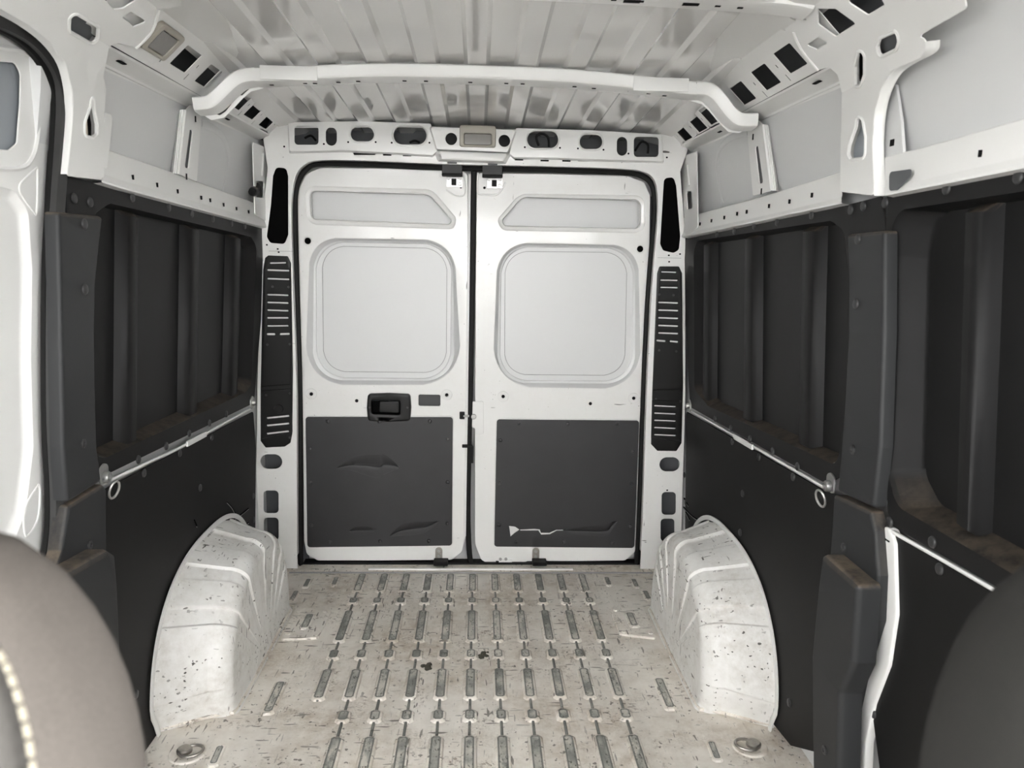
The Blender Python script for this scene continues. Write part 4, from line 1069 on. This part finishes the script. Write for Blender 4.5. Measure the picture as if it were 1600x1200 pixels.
cover('charcoal plastic cover on the upper right pillar', 1,
      [(1322, 366), (1381, 360), (1380, 520), (1374, 700), (1364, 794), (1307, 768), (1312, 720), (1318, 640), (1325, 520), (1325, 420)], [(1341, 374, 1), (1338, 475, 1), (1333, 703, 2)], -.028, .03)
cover('charcoal plastic cover on the lower right pillar with a dusty ledge', 1,
      [(1302, 772), (1360, 799), (1366, 830), (1371, 900), (1368, 970), (1341, 1060), (1331, 1107), (1327, 1230), (1280, 1230), (1290, 1000), (1296, 860)], [(1318.6, 855.6, 2), (1289, 1172, 3)], -.026, .03,
      lower=[(1283, 864), (1340, 914), (1332, 1037), (1312, 1083), (1308, 1230), (1268, 1230), (1266, 1027), (1276, 920)])
# white vertical flange in front of the right pillar covers
q = [(1368, 822), (1389, 823), (1397, 850), (1400, 960), (1388, 1040), (1365, 1100), (1352, 1160), (1346, 1300), (1310, 1300), (1322, 1107), (1335, 1060), (1362, 970), (1367, 900)]
st = obj('pillar_edge', sheet_bm(rnd(PW(q, 1, -.002), .010, 3), [], .02, .006, mapW(1, -.002)), 'paint', WALL[1])
p = hitW(1380, 840, 1, -.0025); obj('edge_seam', box(p, (.002, .05, .003)), 'hole', st)

# ================================================================== TIE-DOWN RINGS
def ring_path(c, ax, up, r, n=20, open_=0.0): return [c+ax*(r*cos(2*pi*k/n))+up*(r*1.25*sin(2*pi*k/n)) for k in range(n)]
for s, (a, b), lab in ((-1, (163, 748), 'zinc lashing ring hanging from the left wall below its upper lining'), (1, (1297, 762), 'zinc lashing ring hanging from the right wall beside the pillar cover')):
    p = hitW(a, b, s, -.004); t = thing('lashing_ring', lab, 'lashing ring', (p.x, p.y, p.z-.05), 'wall lashing rings')
    q = [(p.y-.022, p.z-.012), (p.y+.020, p.z-.012), (p.y+.024, p.z+.030), (p.y+.004, p.z+.038), (p.y-.020, p.z+.030)]
    obj('ring_plate', sheet_bm(rnd(q, .012, 4), [], .004, .0015, mapW(s, -.005)), 'zinc', t)
    place('ring_bolt', screw_mesh('zinc', .015, .012), (p.x-s*.002, p.y, p.z+.004), RIN[s], t)
    cc = p+Vector((-s*.022, .0, -.028)); tilt = Vector((-s*.35, .94, 0)).normalized()
    obj('ring', tube([cc+tilt*(.015*cos(2*pi*k/22))+Vector((-s*.25, 0, .97))*(.022*sin(2*pi*k/22)) for k in range(22)], .003, 8, closed=True), 'zinc', t)
for s, (a, b), lab in ((-1, (394, 629), 'small zinc lashing eye at the rear end of the left wall'), (1, (1077, 634), 'small zinc lashing eye at the rear end of the right wall')):
    p = hitW(a, b, s, -.004); t = thing('lashing_eye', lab, 'lashing eye', (p.x, p.y, p.z-.03), 'rear lashing eyes')
    q = [(p.y-.024, p.z-.026), (p.y+.024, p.z-.026), (p.y+.024, p.z+.026), (p.y-.024, p.z+.026)]
    obj('eye_plate', sheet_bm(rnd(q, .02, 4), [], .004, .0015, mapW(s, -.006)), 'zinc', t)
    place('eye_bolt', screw_mesh('zinc', .012, .012), (p.x-s*.002, p.y, p.z), RIN[s], t)
for s, (a, b), lab in ((-1, (293, 1172), 'steel lashing ring lying in the floor in front of the left wheel arch'), (1, (1172, 1162), 'steel lashing ring lying in the floor in front of the right wheel arch')):
    p = hitZ(a, b, .01); t = thing('floor_ring', lab, 'lashing ring', (p.x, p.y, 0), 'floor lashing rings')
    place('ring_cup', finish(lathe_bm([(.052, -.001), (.048, .004), (.040, .005), (.034, .0025), (.0001, .002)], 24), 'floor', 30), (p.x, p.y, 0), (0, 0, 0), t)
    place('ring_stud', finish(lathe_bm([(.021, .002), (.021, .010), (.017, .014), (.0001, .014)], 16), 'steel', 30), (p.x-s*-.010 if s < 0 else p.x+.012, p.y+.004, 0), (0, 0, 0), t)
    cc = Vector((p.x-s*.012, p.y-.004, .010)); rx_, ry_ = .032, .026
    obj('ring', tube([cc+Vector((rx_*cos(2*pi*k/24), ry_*sin(2*pi*k/24), .003*cos(2*pi*k/24)*-s)) for k in range(24)], .0042, 8, closed=True), 'steel', t)

# ================================================================== SLIDING DOOR ON THE LEFT
XD = .035
edge = [(-420, -60), (-200, 0), (-60, 25), (0, 42), (28, 54), (52, 76), (68, 102), (77, 132), (79, 155), (76, 225), (71, 300), (67, 400), (66, 520), (69, 660), (75, 790), (74, 860), (60, 980), (30, 1200), (-420, 1500)]
win = [(-380, 60), (-100, 88), (10, 97), (24, 98), (33, 115), (32, 162), (27, 224), (15, 234), (-60, 230), (-380, 235)]
fn = mapW(-1, XD)
big = [(-390, 270), (-60, 280), (22, 298), (44, 330), (50, 420), (48, 560), (52, 700), (40, 800), (8, 880), (-60, 940), (-390, 1250)]
d3 = obj('door_3', sheet_bm(rnd(PW(edge, -1, XD), .01, 3), [rnd(PW(win, -1, XD), .012, 4), rnd(PW(big, -1, XD), .03, 5)], .003, .0025, fn), 'paint')
tag(d3, 'white inner panel of the closed sliding door on the left', 'door', kind='structure')
bg_ = rnd(PW(big, -1, XD), .03, 5)
bk_ = rnd(PW(win, -1, XD+.012), .012, 4)
obj('window_blank', sheet_bm(shrink(bk_, -.01), [], .002, .0005, mapW(-1, XD+.012)), 'bluegrey', d3)  # blue-grey colour carries the shade of the recess
obj('door_pressing', stamp_bm([(bg_, .0005), (shrink(bg_, .012), .010), (shrink(bg_, .022), .014)], fn), 'paint', d3)
def wwire(name, pts, off, r, mat, parent, closed=False, flat=None, k=4):
    P = [hitW(a, b, -1, off) for a, b in pts]; P = smooth_path(P, k)
    return obj(name, tube(P, r, 6, closed=closed, flat=flat), mat, parent)
wwire('door_bead', [(-60, 62), (0, 74), (37, 80), (55, 100), (61, 130), (59, 200), (50, 245), (25, 264), (-60, 258)], XD, .006, 'paint', d3)
wwire('door_bead', [(58, 262), (40, 278), (30, 290), (33, 305), (52, 330), (57, 330), (58, 262)], XD, .0025, 'paint', d3)
wwire('door_bead', [(60, 757), (38, 795), (40, 838), (58, 812), (62, 770), (60, 757)], XD, .0025, 'paint', d3)
sp_ = [(-120, 0), (-50, 14), (0, 30), (40, 52), (68, 80), (88, 115), (97, 155), (95, 225), (90, 300), (84, 400), (82, 520), (83, 660), (88, 770), (86, 840), (72, 930), (50, 1060), (20, 1220)]
t3 = wwire('trim_3', sp_, .006, .014, 'sealgrey', None, flat=(.018, .021))
tag(t3, 'thick black rubber seal around the sliding door opening on the left', 'seal', kind='structure')
wwire('seal_lip', [(a-11, b+(8 if b < 120 else 0)) for a, b in sp_], .016, .009, 'rubber', t3, flat=(.010, .012))
# jamb behind the seal
P = [hitW(a, b, -1, -.004) for a, b in sp_]; P = smooth_path(P, 3)
obj('door_jamb', grid_bm([[p+Vector((.0, .020, 0)), p+Vector((-.004, .024, 0)), p+Vector((-.05, .028, 0))] for p in P]), 'sealgrey', WALL[-1])

# ================================================================== SMALL LOOSE BITS
p = hitW(399, 297, -1, -.02); t = thing('cable_plug', 'dark cable plug poking out of the post at the end of the left rail', 'cable plug', (p.x, p.y, p.z-.02))
obj('plug_body', tube([p+Vector((-.01, .06, .02)), p+Vector((.005, .01, .0)), p+Vector((.0, -.05, -.012))], .014, 10), 'rubber', t)
obj('plug_collar', tube([p+Vector((.003, -.02, -.005)), p+Vector((.001, -.035, -.009))], .018, 12), 'cover', t)
p = hitP(134, 198, -1, .006); c = mapP(-1, .006)(*p, 0)
o = obj('foam_pad', box(c+Vector((0, -.012, .01)), (.012, .02, .06), .003), 'tan'); tag(o, 'small beige foam pad inside the left pillar opening', 'foam pad')
random.seed(11)
for (a, b), lab in (((756, 1024), 'dark dried mud crumb on the floor right of the middle ribs'), ((667, 1042), 'dark dried mud crumbs on the floor left of the middle ribs')):
    p = hitZ(a, b); bm = bmesh.new()
    for k in range(8):
        r = random.uniform(.005, .012); v = bmesh.ops.create_icosphere(bm, subdivisions=1, radius=r)['verts']
        dx, dy = random.uniform(-.014, .014), random.uniform(-.022, .022)
        for q in v: q.co = Vector((q.co.x*random.uniform(.8, 1.3)+p.x+dx, q.co.y*1.2+p.y+dy, max(0, q.co.z*.35+.001)))
    tag(obj('mud_crumb', bm, 'crud'), lab, 'mud', 'mud crumbs on the floor')

# ================================================================== FRONT SEATS
def seat(side, label, x0, x1, top, yb, mat, matm, stitch):
    t = thing('front_seat', label, 'seat', (side*(x0+x1)/2, yb-.1, 0), 'front seats')
    xc, hw = (x0+x1)/2, (x1-x0)/2
    rows = []
    NR, NS = 40, 40
    for i in range(NR+1):                      # horizontal slices of the backrest, bottom to top
        f = i/NR; z = .42+(top-.42)*f
        e = max(0, (f-.72)/.28); shr = (1-e**2.6)**(1/2.6) if e < 1 else 0.0
        wd = hw*(.94+.06*min(1, f*2))*(.30+.70*shr) if e > 0 else hw*(.94+.06*min(1, f*2))
        tk = .075*(.25+.75*shr) if e > 0 else .075
        yc = yb-.14+.14*f
        if i == NR: wd *= .6; tk *= .5
        r = []
        for k in range(NS):
            a = 2*pi*k/NS; c, s_ = cos(a), sin(a)
            ex = wd*abs(c)**.55*(1 if c > 0 else -1); ey = tk*abs(s_)**.75*(1 if s_ > 0 else -1)
            bol = .022*math.exp(-((abs(ex)/hw-.82)/.16)**2) if s_ < 0 else 0     # side bolsters bulge to the front
            r.append(Vector((side*xc+ex, yc+ey-bol*(1-e if e < 1 else 0), z)))
        rows.append(r)
    bm = grid_bm(rows, closed_v=True)
    for r in (0, -1):
        ring_ = rows[r]
    bmesh.ops.holes_fill(bm, edges=[e for e in bm.edges if e.is_boundary])
    back = obj('backrest', bm, mat, t, 80)
    # cushion, plinth and head restraint
    bm = box((side*xc, yb-.34, .42), (2*hw*.98, .46, .16), .06); obj('cushion', bm, mat, t, 80)
    obj('seat_base', box((side*xc, yb-.32, .17), (2*hw*.8, .40, .33), .03), 'cabtrim', t)
    bm = box((side*(xc+.03), yb+.01, top+.13), (.20, .10, .17), .045); hr = obj('headrest', bm, mat, t, 80)
    for dx in (-.06, .06): obj('headrest_post', tube([(side*(xc+.03)+dx, yb-.01, top-.05), (side*(xc+.03)+dx, yb+.01, top+.06)], .006, 8), 'zinc', hr)
    if stitch:
        bm = bmesh.new(); P = smooth_path(stitch, 9); i = 0
        while i < len(P)-4:
            add_tube(bm, [P[i], P[i+1], P[i+2], P[i+3]], .0014, 6); i += 4
        o = obj('stitching', bm, 'thread', back); o['kind'] = 'stuff'
        bm = tube([p+Vector((-.012, .004, 0)) for p in P], .012, 8, flat=(.010, .006)); obj('side_piping', bm, matm, back, 80)
    return t
YS = .56
def seat_front(a, b, y): return hitY(a, b, y)
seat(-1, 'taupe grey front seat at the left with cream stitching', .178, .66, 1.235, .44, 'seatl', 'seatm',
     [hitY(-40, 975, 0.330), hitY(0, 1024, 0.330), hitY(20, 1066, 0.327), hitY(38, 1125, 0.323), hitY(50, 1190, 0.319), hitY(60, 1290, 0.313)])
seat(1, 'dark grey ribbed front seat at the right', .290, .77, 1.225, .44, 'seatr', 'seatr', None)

# ================================================================== CAB SHELL AND GROUND OUTSIDE
for s, nm in ((-1, 'left'), (1, 'right')):
    bm = bmesh.new()
    add_box(bm, (s*.96, -.32, .42), (.05, 1.55 if s < 0 else 1.85, .86), .01)          # cab door below its window
    add_box(bm, (s*.95, .50, 1.35), (.07, .14, 1.05), .02)                              # post behind the cab door
    o = obj('trim_%d' % (4 if s < 0 else 5), bm, 'cabtrim'); tag(o, 'dark trimmed %s cab door and post behind the viewer' % nm, 'cab side', kind='structure')
bm = box((0, -1.15, .45), (1.8, .5, .75), .08); o = obj('dashboard', bm, 'cabtrim'); tag(o, 'dark dashboard in the cab behind the viewer', 'dashboard')
bm = grid_bm([[Vector((x, y, -.02)) for x in (-.93, .93)] for y in (-1.4, .5)]); o = obj('trim_6', bm, 'cabtrim'); tag(o, 'dark cab floor between the front seats', 'cab floor', kind='structure')
bm = grid_bm([[Vector((x, y, -.62)) for x in (-30, 30)] for y in (-30, 30)]); o = obj('ground', bm, 'asphalt'); tag(o, 'grey asphalt ground outside the van', 'ground', kind='structure')
